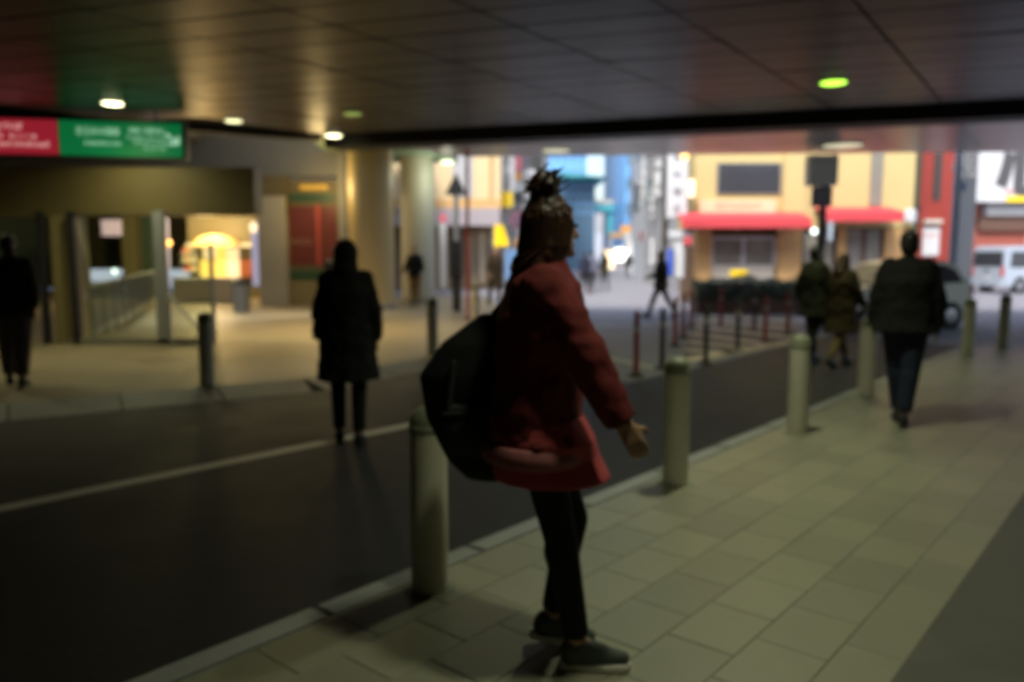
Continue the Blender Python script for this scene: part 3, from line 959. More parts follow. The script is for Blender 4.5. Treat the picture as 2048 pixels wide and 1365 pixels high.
# signs on and beside it
def signboard(label, px0, py0, px1, py1, Y, m, txt=None, tm='text_dark', th=.18, name='sign_board', vertical=False, arm=True, size=.4):
    x0, x1, z0, z1 = rect(px0, py0, px1, py1, Y)
    t = thing(name, label, 'sign', ((x0 + x1) / 2, Y, z0))
    part(t, 'panel', MB().box(x0, x1, Y, Y + th, z0, z1), M[m], bevel=.012)
    part(t, 'rim', MB().box(x0 - .03, x1 + .03, Y + .03, Y + th - .03, z0 - .03, z1 + .03), M['steel'])
    if txt:
        if vertical:
            n = len(txt)
            for i, ch in enumerate(txt):
                wtext(t, 'sign_letter', ch, size, M[tm], ((x0 + x1) / 2, Y - .006, z1 - (z1 - z0) * (i + .5) / n))
        else:
            wtext(t, 'sign_text', txt, size, M[tm], ((x0 + x1) / 2, Y - .006, (z0 + z1) / 2))
    if arm:
        part(t, 'bracket', MB().box((x0 + x1) / 2 - .05, (x0 + x1) / 2 + .05, Y + th + .002, Y + th + 1.2, (z0 + z1) / 2 - .05, (z0 + z1) / 2 + .05), M['steel'])
    return t
signboard('tall white hanging shop sign with dark and red characters above the yellow square sign', 999, 300, 1029, 382, 38.2, 'white', '本店・酒場', 'text_dark', vertical=True, size=.42)
signboard('plain yellow square sign below the tall white one', 998, 384, 1025, 415, 38.0, 'yellow_sign')
signboard('narrow pink red hanging sign left of the running woman', 1029, 300, 1042, 344, 39.6, 'pink')
signboard('small orange hanging sign right under the pink red one', 1030, 346, 1042, 360, 39.7, 'orange_sign')
signboard('pale mint hanging sign under the small orange one', 1027, 362, 1043, 385, 39.8, 'pale_tower')
signboard('tall bluish white hanging sign close to the running woman', 1053, 340, 1070, 430, 40.0, 'pale_tower', '歯科', 'text_dark', vertical=True, size=.7)
# yellow pennant
c = gp(1000, 585, 0)
px, py = at(1000, 470, 33).x, 33
t = thing('pennant_flag', 'yellow pennant flag on a thin pole in front of the cream building', 'flag', (at(989, 570, 33).x, 33, RZ))
fx = [at(989, 450, 33), at(1006, 450, 33), at(1018, 492, 33), at(988, 494, 33)]
fm = MB()
NU, NV = 6, 6
for s_ in (0, .012):
    for i in range(NU + 1):
        for j in range(NV + 1):
            a = fx[0].lerp(fx[1], i / NU)
            b = fx[3].lerp(fx[2], i / NU)
            p = a.lerp(b, j / NV)
            p.y += .06 * math.sin(i * 1.3 + j * .5) + s_
            fm.v.append(p)
for s_ in (0, 1):
    o_ = s_ * (NU + 1) * (NV + 1)
    for i in range(NU):
        for j in range(NV):
            k = o_ + i * (NV + 1) + j
            f = (k, k + 1, k + NV + 2, k + NV + 1)
            fm.f.append(f if s_ == 0 else f[::-1])
part(t, 'cloth', fm, M['yellow_sign'], smooth=True)
part(t, 'pole', MB().cyl((at(988, 500, 33).x - .03, 33, RZ), at(988, 444, 33) - V((.03, 0, 0)), .02), M['steel'], smooth=True)
# round road sign and blue banner
def pole_sign(label, px, py0, pybase, Y, kind):
    c = at(px, py0, Y)
    t = thing('road_sign', label, 'road sign', (c.x, Y, RZ))
    part(t, 'pole', MB().cyl((c.x, Y, RZ), (c.x, Y, c.z + .3), .038), M['steel'], smooth=True)
    if kind == 'round':
        part(t, 'disc', MB().cyl((c.x, Y - .06, c.z), (c.x, Y - .045, c.z), .32, n=28), mat('sign_dark_purple', (.10, .05, .09), .5), smooth=True)
        part(t, 'rim', MB().cyl((c.x, Y - .045, c.z), (c.x, Y - .04, c.z), .34, n=28), M['pole_red'], smooth=True)
    return t
pole_sign('round dark road sign on a thin pole left of the running woman', 1037, 441, 560, 33.5, 'round')
signboard('mid blue upright banner board at the foot of the round road sign', 1011, 500, 1034, 562, 35, 'skyblue', arm=False)
# dark triangular sign on a pole, red thin pole
TY = 22.0
c = at(912, 372, TY)
t = thing('road_sign', 'dark triangular road sign on a grey pole beside the pale column', 'road sign', (c.x, TY, 0))
tr = [(at(890, 392, TY).x, at(890, 391, TY).z), (at(934, 392, TY).x, at(934, 391, TY).z), (at(912, 346, TY).x, at(912, 346, TY).z)]
tmb = MB().prism(tr, 0, .03)
tmb.v = [V((p.x, TY - .09 + p.z, p.y)) for p in tmb.v]
part(t, 'triangle', tmb, M['black'])
part(t, 'pole', MB().cyl((c.x, TY, 0), (c.x, TY, c.z), .075), M['steel'], smooth=True)
part(t, 'clamp', MB().box(c.x - .1, c.x + .1, TY - .058, TY + .08, c.z - .12, c.z - .04), M['steel'])
part(t, 'control_box', MB().box(c.x - .16, c.x + .16, TY - .3, TY - .078, 0.9, 1.9), M['black'], bevel=.02)
part(t, 'lower_sleeve', MB().lathe([(.13, 0), (.13, .85), (.09, .9)], 16, (c.x, TY, 0)), M['pole_dark'], smooth=True)
c = gp(936, 640, 0)
t = thing('thin_pole', 'thin dark red pole rising to the ceiling beside the triangular sign', 'pole', (c.x, c.y, 0))
part(t, 'shaft', MB().cyl((c.x, c.y, 0), (c.x, c.y, HC + .5), .042), M['pole_red'], smooth=True)
part(t, 'base', MB().lathe([(.10, 0), (.10, .02), (.06, .05)], 14, (c.x, c.y, 0)), M['pole_dark'], smooth=True)
t = thing('banner_post', 'white banner post with a pink red top behind the pale column', 'post', (at(886, 590, 29).x, 29, 0))
part(t, 'banner', MB().box(at(880, 500, 29).x, at(893, 500, 29).x, 29, 29.05, .3, at(0, 448, 29).z), M['white'], bevel=.01)
part(t, 'top_panel', MB().box(at(880, 500, 29).x, at(893, 500, 29).x, 29, 29.05, at(0, 446, 29).z, at(0, 428, 29).z), M['pink'], bevel=.01)
part(t, 'pole', MB().cyl((at(879, 500, 29).x - .02, 29.02, 0), (at(879, 500, 29).x - .02, 29.02, at(0, 424, 29).z), .02), M['steel'])

# left row of the shopping street
rows = [(40.5, 47, 'grey_bldg', 14, 'grey tiled building behind the tall white sign'),
        (47.2, 58, 'lilac_bldg', 17, 'mauve grey building behind the round road sign'),
        (58.2, 74, 'pale_tower', 15, 'pale narrow building left of the running woman')]
for (ya, yb, m, h, lab) in rows:
    xs = stx(ya, .1)
    building('shop_building', lab, xs - 7, xs, ya, yb, h, m, 4, 4, 3.6, side=(xs, 3, 4))
# towers at the end
building('office_tower', 'bright blue glass tower rising behind the running woman', *[at(p, 400, 95).x for p in (1070, 1172)], 95, 115, 40, 'blue_tower', 6, 12, 6, glass='slate_tower', frame='blue_tower')
t = building('slate_building', 'slate blue building with a teal overhanging roof right of the woman', *[at(p, 400, 80).x for p in (1120, 1190)], 80, 92, at(0, 362, 80).z, 'slate_tower', 5, 4, 5, glass='blue_tower', frame='slate_tower', roofm='teal')
x0, x1, z0, z1 = rect(1122, 346, 1216, 362, 79)
part(t, 'overhang', MB().add([(x0, 78, z0 + .3), (x1 - .6, 78, z0 + .3), (x1, 78.5, z1 - .5), (x0, 78, z1), (x0, 90, z0 + .3), (x1 - .6, 90, z0 + .3), (x1, 90, z1 - .5), (x0, 90, z1)],
     [(0, 1, 2, 3), (7, 6, 5, 4), (0, 4, 5, 1), (1, 5, 6, 2), (2, 6, 7, 3), (3, 7, 4, 0)]), M['teal'])
building('office_tower', 'mid blue striped tower right of the white sky gap', *[at(p, 400, 90).x for p in (1248, 1300)], 90, 110, 38, 'blue_tower', 3, 12, 5, glass='slate_tower', frame='blue_tower')
building('pale_building', 'white pale tower closing the end of the street', *[at(p, 400, 140).x for p in (1190, 1222)], 140, 150, at(0, 425, 140).z, 'pale_tower', 3, 6, 5)
t = thing('footbridge', 'teal footbridge crossing the far end of the street', 'footbridge', (at(1220, 500, 100).x, 100, RZ))
x0, x1, z0, z1 = rect(1188, 408, 1262, 424, 100)
part(t, 'deck', MB().box(x0, x1, 100, 103, z0, z1), M['teal'], bevel=.1)
part(t, 'parapet', MB().box(x0, x1, 99.9, 99.98, z1 + .01, z1 + .5), M['offwhite'])
x0, x1, z0, z1 = rect(1214, 425, 1250, 470, 101)
part(t, 'stair_tower', MB().box(x0, x1, 100.4, 102.6, z0, z1 - .02), M['teal'])
part(t, 'leg', MB().box(x0 + .3, x1 - .3, 100.8, 102.2, RZ, z0 - .003), M['pale_tower'])
# lit shops at the far end
for (a, y0, b, y1, m, lab) in ((1205, 502, 1228, 548, 'glow_peach', 'glowing peach shop front at the end of the street'),
                              (1230, 498, 1262, 522, 'glow_white', 'bright white shop front beside the peach one'),
                              (1262, 484, 1281, 552, 'glow_white', 'tall bright white lit shop sign on the right of the street end')):
    Y = 66 if a == 1262 else 84
    x0, x1, z0, z1 = rect(a, y0, b, y1, Y)
    z0 = max(RZ, z0)
    t = thing('lit_shop_front', lab, 'shop front', ((x0 + x1) / 2, Y, z0))
    part(t, 'lit_panel', MB().box(x0, x1, Y, Y + .3, z0, z1), M[m], bevel=.02)
    part(t, 'frame', MB().box(x0 - .12, x1 + .12, Y + .05, Y + .5, z0 if z0 > RZ else RZ, z1 + .15), M['offwhite'])
    if a == 1230:
        part(t, 'shop_base', MB().box(x0, x1, Y + .06, Y + .4, RZ, z0 - .003), M['lilac_bldg'])
signboard('orange sign above the bright shop at the end of the street', 1242, 452, 1262, 465, 70, 'orange_sign')
signboard('pale orange wide sign left of the small orange one', 1220, 466, 1250, 476, 76, 'orange_wall')
signboard('small white upright sign under the orange one', 1249, 464, 1262, 500, 68, 'white')

# right row of the street
rows = [(60, 74, 'grey_bldg', 16, 'grey building right of the bright white shop sign'),
        (46, 59.8, 'pale_tower', 18, 'pale grey building with hanging signs right of the street'),
        (36, 45.8, 'grey_bldg', 14, 'grey tiled building behind the tall white vertical sign')]
for (ya, yb, m, h, lab) in rows:
    xs = stx(ya, 8.1)
    building('shop_building', lab, xs, xs + 6, ya, yb, h, m, 3, 4, 3.6, side=(xs, 3, 4))
signboard('large white vertical shop sign with faint grey and red characters left of the yellow building', 1334, 300, 1376, 436, 26.4, 'white', '御料理店', 'text_dark', vertical=True, size=.30, arm=False)
signboard('small cream lit sign hanging right of the large white vertical one', 1377, 360, 1389, 394, 26.3, 'glow_peach')
signboard('slim white sign standing off the pale building high over the street', 1287, 330, 1298, 400, 50, 'white')
signboard('slim grey white sign beside the dark utility pole', 1303, 345, 1318, 440, 44, 'pale_tower')
signboard('blue upright sign behind the striding man', 1334, 498, 1346, 552, 25.6, 'blue', arm=False)
signboard('white upright sign board beside the blue one', 1348, 485, 1368, 556, 25.8, 'white', arm=False)
signboard('small vermilion sign over the white upright board', 1368, 474, 1384, 490, 25.7, 'awning', arm=False)
signboard('pale grey flat sign under the left end of the red awning', 1338, 462, 1382, 476, 26.0, 'pale_tower')
for (lab, a, y0, b, y1, Y, m, tx) in (
        ('pale mint vertical sign high on the right row of the street', 1283, 322, 1292, 372, 47, 'pale_tower', 'カラ'),
        ('narrow white vertical sign left of the utility pole at mid height', 1300, 380, 1309, 436, 42, 'white', '居酒屋'),
        ('slim white vertical sign close beside the utility pole', 1311, 322, 1322, 392, 40, 'white', '薬局'),
        ('small green hanging sign low beside the utility pole', 1296, 440, 1307, 456, 45, 'green_soffit', None),
        ('mauve grey vertical sign beside the bright white shop sign', 1284, 410, 1293, 470, 56, 'lilac_bldg', None),
        ('small dark blue sign on the striped tower side of the street', 1273, 392, 1282, 420, 60, 'blue', None),
        ('brownish red small sign over the bright white shop sign', 1280, 462, 1287, 482, 55, 'red_wall', None),
        ('pale lit sign low on the right row behind the striding man', 1300, 476, 1312, 530, 43, 'white', None),
        ('grey sign board low on the right row left of the striding man', 1288, 480, 1296, 536, 52, 'grey_bldg', None),
        ('pale blue vertical sign left of the round road sign', 1005, 418, 1014, 452, 39.5, 'pale_tower', None),
        ('white vertical sign above the round road sign', 1044, 345, 1051, 420, 40.1, 'white', '中華'),
        ('mint vertical sign beside the head of the running woman', 1072, 345, 1080, 420, 45, 'pale_tower', None),
        ('maroon sign right of the yellow pennant', 1044, 462, 1062, 500, 39.9, 'red_wall', None),
        ('small orange sign below the round road sign', 1030, 478, 1041, 494, 39, 'orange_sign', None)):
    signboard(lab, a, y0, b, y1, Y, m, tx, 'text_dark', vertical=True, size=.3)
t = tag(link('street_lamp', None), 'small glowing orange street lamp on a bracket by the white vertical sign', 'lamp')
c = at(1369, 313, 24)
t.location = c
part(t, 'bulb', MB().ball(c, .11), M['lamp_orange'], smooth=True)
part(t, 'bracket', MB().cyl(c + V((0, 0, .08)), c + V((0, .6, 1.5)), .025), M['black'])
c = at(1328, 560, 34)
t = thing('utility_pole', 'slim dark utility pole behind the striding man', 'pole', (c.x, 34, RZ))
part(t, 'shaft', MB().lathe([(.16, 0), (.11, 9)], 14), M['pole_dark'], smooth=True, world=False)
part(t, 'crossarm', MB().box(-.9, .9, -.05, .05, 8, 8.12), M['steel'], world=False)

# yellow corner restaurant
YY = 27.0
Lx = lambda p, Y=YY: at(p, 500, Y).x
Lz = lambda p, Y=YY: at(1500, p, Y).z
t = thing('yellow_restaurant', 'yellow rendered restaurant with red awnings and a dark upper window', 'building', (Lx(1600), YY, RZ))
part(t, 'upper_wall', MB().box(Lx(1386), Lx(1822), YY, YY + 2.6, Lz(455), 11), M['yellow_wall'])
part(t, 'corner_pier', MB().box(Lx(1560), Lx(1602), YY - .18, YY - .003, Lz(430), 10), M['yellow_wall'])
part(t, 'lower_wall', MB().box(Lx(1392), Lx(1818), YY + .35, YY + 2.5, RZ, Lz(456)), mat('brown_interior', (.20, .12, .06), .7))
for (a, b) in ((1393, 1424), (1556, 1604), (1676, 1694), (1770, 1818)):
    part(t, 'pier', MB().box(Lx(a), Lx(b), YY + .02, YY + .34, RZ, Lz(457)), M['orange_wall'], bevel=.01)
w = part(t, 'upper_window', MB().box(Lx(1428), Lx(1557), YY - .07, YY - .003, Lz(390), Lz(326)), M['shutter'])
part(w, 'pane', MB().box(Lx(1432), Lx(1553), YY - .085, YY - .073, Lz(387), Lz(329)), M['darkglass'])
part(t, 'louvre_strip', MB().box(Lx(1733), Lx(1757), YY - .06, YY - .003, Lz(414), 9.5), M['shutter'])
for k in range(14):
    z = Lz(410) + k * .22
    part(t, 'louvre_slat', MB().box(Lx(1735), Lx(1755), YY - .085, YY - .063, z, z + .09), M['shutter'])
fs = part(t, 'fascia_sign', MB().box(Lx(1394), Lx(1545), YY - .22, YY - .003, Lz(428), Lz(401)), M['sign_cream'], bevel=.01)
wtext(fs, 'sign_text', 'RESTAURANT', .3, M['text_faint'], (Lx(1470), YY - .226, Lz(414)), width=1.5)
def awning(a, b, ytop, ymid, ybot, proj):
    x0, x1 = Lx(a, YY - proj), Lx(b, YY - proj)
    zt_, zm, zb_ = Lz(ytop), Lz(ymid, YY - proj), Lz(ybot, YY - proj)
    mb = MB()
    prof = [(YY - .02, zt_), (YY - proj * .55, zt_ - (zt_ - zm) * .45), (YY - proj, zm), (YY - proj, zb_), (YY - proj + .03, zb_), (YY - proj + .03, zm - .03), (YY - .02, zt_ - .05)]
    vs = [(x0, y, z) for y, z in prof] + [(x1, y, z) for y, z in prof]
    n = len(prof)
    mb.add(vs, [tuple(range(n)), tuple(range(2 * n - 1, n - 1, -1))] + [(i, n + i, n + (i + 1) % n, (i + 1) % n) for i in range(n)])
    aw = part(t, 'awning', mb, M['awning'])
    for k in range(3):
        xx = x0 + (x1 - x0) * (k + .5) / 3
        part(aw, 'stay', MB().cyl((xx, YY - .03, zb_ - .1), (xx, YY - proj + .05, zm - .06), .015), M['steel'])
awning(1362, 1622, 424, 438, 456, 1.3)
awning(1648, 1804, 415, 425, 443, 1.1)
# ground floor windows
def win(a, b, ya, yb, cols, fm, name='shop_window', rail=None):
    w = part(t, name, MB().box(Lx(a), Lx(b), YY + .20, YY + .34, Lz(yb), Lz(ya)), M['dimglass'])
    wd = .05
    part(w, 'frame', MB().box(Lx(a), Lx(b), YY + .14, YY + .197, Lz(ya), Lz(ya) + .08), M[fm])
    part(w, 'frame', MB().box(Lx(a), Lx(b), YY + .14, YY + .197, Lz(yb) - .08, Lz(yb)), M[fm])
    for k in range(cols + 1):
        xx = Lx(a) + (Lx(b) - Lx(a)) * k / cols
        part(w, 'mullion', MB().box(xx - wd, xx + wd, YY + .13, YY + .195, Lz(yb), Lz(ya)), M[fm])
    return w
win(1426, 1552, 478, 530, 2, 'white')
part(t, 'stall_riser', MB().box(Lx(1426), Lx(1552), YY + .12, YY + .34, RZ, Lz(533)), M['offwhite'])
win(1696, 1769, 460, 560, 2, 'soil')
win(1606, 1674, 462, 580, 2, 'black', 'door')
t2 = tag(link('menu_board', MB().box(Lx(1462, 26), Lx(1496, 26), 26, 26.06, Lz(554, 26), Lz(540, 26)).mesh('menu_board', M['yellow_sign'], bevel=.01)), 'yellow menu board below the white framed restaurant window', 'menu board')
t2 = thing('wall_lantern', 'small mint glowing lantern by the restaurant door', 'lamp', (Lx(1627, 26), 26, Lz(463, 26)))
part(t2, 'globe', MB().ball((0, 0, 0), .09), M['lamp_white'], smooth=True, world=False)
part(t2, 'arm', MB().cyl((0, .09, 0), (0, 1.2, .12), .02), M['black'], world=False)
t2 = tag(link('white_banner', MB().box(Lx(1656, 25.6), Lx(1664, 25.6), 25.6, 25.65, Lz(482, 25.6), Lz(444, 25.6)).mesh('white_banner', M['pole_blue'], bevel=.01)), 'narrow pale blue strip banner under the right awning end', 'banner')

# signal pole with dark boxes
GY = 19.6
c = at(1640, 560, GY)
t = thing('signal_pole', 'dark pole with a grey box and navy sign before the yellow restaurant', 'signal pole', (c.x, GY, RZ))
part(t, 'shaft', MB().cyl((c.x, GY, RZ), (c.x, GY, HC - .1), .085), M['black'], smooth=True)
x0, x1, z0, z1 = rect(1614, 312, 1672, 372, GY - .3)
part(t, 'control_box', MB().box(x0, x1, GY - .5, GY - .09, z0, z1), mat('box_grey', (.62, .68, .76), .5), bevel=.02)
x0, x1, z0, z1 = rect(1621, 374, 1664, 414, GY - .3)
sg = part(t, 'navy_sign', MB().box(x0, x1, GY - .36, GY - .30, z0, z1), M['navy'], bevel=.01)
wtext(sg, 'sign_text', '駐車\n禁止', .15, M['white'], ((x0 + x1) / 2, GY - .366, (z0 + z1) / 2))
part(t, 'clamp', MB().box(c.x - .1, c.x + .1, GY - .297, GY - .06, z0 + .1, z0 + .2), M['steel'])
part(t, 'lower_cabinet', MB().box(c.x - .22, c.x + .22, GY - .25, GY + .25, RZ, 1.15), M['black'], bevel=.02)

# red building, dark gap, poles and billboard at the right
t = thing('red_building', 'narrow red tiled building with a white notice right of the yellow restaurant', 'building', (Lx(1830, 28), 28, RZ))
part(t, 'wall', MB().box(Lx(1832, 28), Lx(1898, 28), 28, 34, RZ, 11), M['red_wall'])
part(t, 'dark_slot', MB().box(Lx(1858, 28), Lx(1874, 28), 27.97, 27.997, Lz(402, 28), 10), M['pole_dark'])
part(t, 'ledge', MB().box(Lx(1841, 28), Lx(1876, 28), 27.8, 27.997, Lz(448, 28), Lz(440, 28)), M['offwhite'])
n_ = part(t, 'white_notice', MB().box(Lx(1843, 28), Lx(1876, 28), 27.93, 27.997, Lz(512, 28), Lz(456, 28)), M['white'], bevel=.01)
wtext(n_, 'notice_text', 'お知らせ', .13, M['text_red'], (Lx(1859, 28), 27.924, Lz(472, 28)))
t = thing('drainpipe', 'dark green downpipe between the yellow and red buildings', 'pipe', (Lx(1823, 27.2), 27.2, RZ))
part(t, 'pipe', MB().box(Lx(1814, 27.2), Lx(1831, 27.2), 27.1, 27.4, RZ, 10), mat('dark_green', (.05, .055, .03), .6))
part(t, 'collar', MB().box(Lx(1812, 27.2), Lx(1833, 27.2), 27.06, 27.097, Lz(420, 27.2), Lz(414, 27.2)), M['black'])
t = thing('lantern_sign', 'small white lantern sign fixed above the man at the right', 'sign', (Lx(1816, 26.5), 26.5, Lz(447, 26.5)))
part(t, 'lantern', MB().lathe([(.12, 0), (.19, .06), (.19, .4), (.12, .46)], 18), M['white'], smooth=True, world=False)
part(t, 'bracket', MB().box(-.02, .02, .19, .6, .2, .24), M['black'], world=False)
c = at(1903, 560, 20.5)
t = thing('street_light_pole', 'pale blue steel pole in front of the red building', 'pole', (c.x, 20.5, RZ))
part(t, 'shaft', MB().lathe([(.11, 0), (.085, 7.5)], 18), M['pole_blue'], smooth=True, world=False)
part(t, 'base', MB().lathe([(.17, 0), (.17, .03), (.12, .30)], 18), M['pole_blue'], smooth=True, world=False)
building('dark_building', 'dark narrow building behind the pale blue pole', Lx(1898, 33), Lx(1946, 33), 33, 40, 12, 'dark_grey_wall', 2, 3, 4, frame='grey_bldg')
signboard('small pale cyan sign projecting from the pale blue pole', 1913, 331, 1932, 340, 21, 'pale_tower', arm=False)
signboard('small light blue round cornered sign below the cyan one', 1913, 366, 1932, 380, 21, 'skyblue', arm=False)
BY = 44.0
t = thing('billboard_building', 'red brown building carrying a white billboard behind the van', 'building', (Lx(2000, BY), BY, RZ))
part(t, 'wall', MB().box(Lx(1944, BY), Lx(2260, BY), BY, BY + 8, RZ, 12), mat('red_brown_wall', (.34, .09, .06), .65))
part(t, 'grey_band', MB().box(Lx(1958, BY), Lx(2260, BY), BY - .5, BY - .003, Lz(432, BY), Lz(411, BY)), M['grey_bldg'])
part(t, 'brown_band', MB().box(Lx(1950, BY), Lx(2260, BY), BY - .3, BY - .003, Lz(462, BY), Lz(434, BY)), M['soil'])
part(t, 'garage_door', MB().box(Lx(2050, BY), Lx(2240, BY), BY - .1, BY - .003, RZ, Lz(464, BY)), M['grey_bldg'])
x0, x1, z0, z1 = rect(1949, 300, 2230, 405, BY - 1)
t = thing('billboard', 'big white billboard with a large dark brush character and a yellow bar', 'billboard', ((x0 + x1) / 2, BY - 1, z0))
part(t, 'board', MB().box(x0, x1, BY - 1, BY - .7, z0, z1), M['white'], bevel=.02)
part(t, 'yellow_bar', MB().box(Lx(2005, BY - 1), Lx(2150, BY - 1), BY - 1.02, BY - 1.002, Lz(404, BY - 1), Lz(393, BY - 1)), M['yellow_sign'])
part(t, 'side_return', MB().box(Lx(1949, BY - 1), Lx(1966, BY - 1), BY - 1.03, BY - 1.002, z0 + .05, z1 - .05), M['pale_tower'])
wtext(t, 'brush_character', '心', 3.7, M['text_dark'], (Lx(2052, BY - 1), BY - 1.01, Lz(338, BY - 1)), depth=.01, bold=.17)
wtext(t, 'small_lettering', '営業中', .32, M['text_red'], (Lx(2020, BY - 1), BY - 1.01, Lz(385, BY - 1)))

# ------------------------------------------------------------------ vehicles
def wheel(root, x, y, z, r, w):
    g = link('wheel', MB().ball((0, 0, 0), .02).mesh('hub', M['rim'], True), root)
    g.location = (x, y, z)
    tb = MB()
    prof = [(r * .62, -w / 2), (r * .94, -w / 2), (r, -w / 2 + .03), (r, w / 2 - .03), (r * .94, w / 2), (r * .62, w / 2)]
    tb.lathe(prof, 28)
    tb.v = [V((p.x, p.z, p.y)) for p in tb.v]
    tb.f = [f[::-1] for f in tb.f]
    link('tyre', tb.mesh('tyre', M['tyre'], True), g)
    rb_ = MB().lathe([(r * .6, -w / 2 - .004), (r * .3, -w / 2 - .012), (r * .3, w / 2 + .012), (r * .6, w / 2 + .004)], 20)
    rb_.v = [V((p.x, p.z, p.y)) for p in rb_.v]
    rb_.f = [f[::-1] for f in rb_.f]
    link('rim', rb_.mesh('rim', M['rim'], True), g)
def car(label, cat, name, loc, rz, paint, prof, belt, roof_z, width, length, wheel_x, wr, windows, screens, tail, van=False):
    """length runs along local x (front at +x); prof: closed side outline (x, z)"""
    t = thing(name, label, cat, loc, rz)
    n = len(prof)
    hw = width / 2
    def half(z):
        return hw - max(0, z - belt) / max(.01, roof_z - belt) * (.05 if van else .17) - (.04 if z < .3 else 0)
    mb = MB()
    vs = [(x, -half(z), z) for x, z in prof] + [(x, half(z), z) for x, z in prof]
    mb.add(vs, [tuple(range(n)), tuple(range(2 * n - 1, n - 1, -1))] + [(i, n + i, n + (i + 1) % n, (i + 1) % n) for i in range(n)])
    part(t, 'body', mb, M[paint], smooth=True, bevel=.05, world=False)
    for s in (-1, 1):
        for q in windows:
            m2 = MB()
            vs = [(x, s * (half(z) + .004), z) for x, z in q] + [(x, s * (half(z) - .03), z) for x, z in q]
            k = len(q)
            m2.add(vs, [tuple(range(k)), tuple(range(2 * k - 1, k - 1, -1))] + [(i, k + i, k + (i + 1) % k, (i + 1) % k) for i in range(k)])
            part(t, 'side_window', m2, M['darkglass'], world=False)
        for wx in wheel_x:
            arch = MB().cyl((wx, s * (hw - .02), wr), (wx, s * (hw + .004), wr), wr * 1.14, n=24)
            part(t, 'wheel_arch', arch, M['trim'], smooth=True, world=False)
            wheel(t, wx, s * (hw - .09), wr, wr, .2)
        part(t, 'mirror', MB().ball((length * .2, s * (hw + .1), belt + .06), (.07, .1, .07)), M[paint], smooth=True, world=False)
    for (nm, q, m_) in screens:      # (x, z) lower and upper edge of a screen: spans the width
        (xa, za), (xb, zb_), off = q
        ya, yb = half(za) - .1, half(zb_) - .1
        d = V((xb - xa, 0, zb_ - za)).normalized()
        nn = V((d.z, 0, -d.x)) * off
        base = [V((xa, -ya, za)), V((xa, ya, za)), V((xb, yb, zb_)), V((xb, -yb, zb_))]
        vs = [p + nn for p in base] + [p - nn * 2 for p in base]
        part(t, nm, MB().add(vs, [(0, 1, 2, 3), (7, 6, 5, 4), (0, 4, 5, 1), (1, 5, 6, 2), (2, 6, 7, 3), (3, 7, 4, 0)]), M[m_], world=False)
    return t, half
CL = [(-1.64, .24), (1.6, .24), (1.7, .45), (1.67, .70), (1.52, .88), (.95, .99), (.36, 1.46), (-.1, 1.55), (-1.0, 1.53), (-1.34, 1.41), (-1.62, .98), (-1.70, .62)]
t, hf = car('pale green white hatchback standing behind the man in black', 'car', 'parked_car', (8.73, 18.5, RZ), RAD(195), 'car_paint', CL, .97, 1.55, 1.50, 3.4, (1.08, -1.08), .28,
        [[(.78, 1.02), (.30, 1.40), (-.16, 1.46), (-.2, 1.0)], [(-.28, 1.0), (-.26, 1.46), (-.95, 1.44), (-1.22, 1.34), (-1.40, 1.04)]],
        [('windscreen', ((.93, 1.03), (.40, 1.43), .02), 'dimglass'), ('rear_screen', ((-1.57, 1.06), (-1.37, 1.38), -.02), 'darkglass')], None)
for s in (-1, 1):
    part(t, 'headlight', MB().ball((1.60, s * .56, .72), (.09, .16, .09)), M['headlight'], smooth=True, world=False)
    part(t, 'tail_light', MB().box(-1.71, -1.60, s * .58, s * .72, .72, .98), M['taillight'], bevel=.01, world=False)
part(t, 'front_bumper', MB().box(1.60, 1.74, -.7, .7, .25, .46), M['car_paint'], bevel=.04, world=False)
part(t, 'rear_bumper', MB().box(-1.76, -1.62, -.7, .7, .25, .48), M['car_paint'], bevel=.04, world=False)
part(t, 'grille', MB().box(1.675, 1.70, -.35, .35, .52, .64), M['trim'], bevel=.008, world=False)
part(t, 'number_plate', MB().box(-1.785, -1.765, -.16, .16, .34, .46), M['white'], world=False)
VL = [(-2.2, .30), (2.15, .30), (2.25, .6), (2.15, .95), (1.75, 1.15), (1.35, 1.85), (1.1, 1.96), (-2.0, 1.98), (-2.18, 1.85), (-2.22, 1.0), (-2.24, .6)]
vy = 34.0
vb = at(1974, 560, vy)
vrz = RAD(16)
vloc = V((vb.x, vy, RZ)) + V((math.cos(vrz) * 2.2, math.sin(vrz) * 2.2, 0)) + V((math.sin(vrz) * 0.0, 0, 0))
t, hf = car('white van seen from behind with a red tail light, parked below the billboard', 'van', 'white_van', vloc, vrz, 'van_paint', VL, 1.0, 1.98, 1.70, 4.45, (1.4, -1.35), .33,
        [[(1.55, 1.08), (1.22, 1.72), (.55, 1.74), (.55, 1.08)], [(.45, 1.08), (.45, 1.74), (-.75, 1.75), (-.75, 1.08)], [(-.85, 1.08), (-.85, 1.75), (-1.85, 1.75), (-1.95, 1.08)]],
        [('rear_window', ((-2.225, 1.15), (-2.185, 1.74), -.02), 'darkglass'), ('windscreen', ((1.72, 1.22), (1.38, 1.82), .02), 'darkglass')], None, van=True)
for s in (-1, 1):
    part(t, 'tail_light', MB().box(-2.27, -2.2, s * .70, s * .82, .72, 1.12), M['taillight'], bevel=.01, world=False)
    part(t, 'headlight', MB().ball((2.12, s * .62, .8), (.1, .18, .12)), M['headlight'], smooth=True, world=False)
part(t, 'rear_bumper', MB().box(-2.36, -2.2, -.82, .82, .30, .52), M['van_paint'], bevel=.03, world=False)
part(t, 'number_plate', MB().box(-2.265, -2.245, -.17, .17, .62, .76), M['white'], world=False)
part(t, 'door_handle', MB().box(-2.27, -2.235, -.12, .12, .92, .97), M['trim'], world=False)

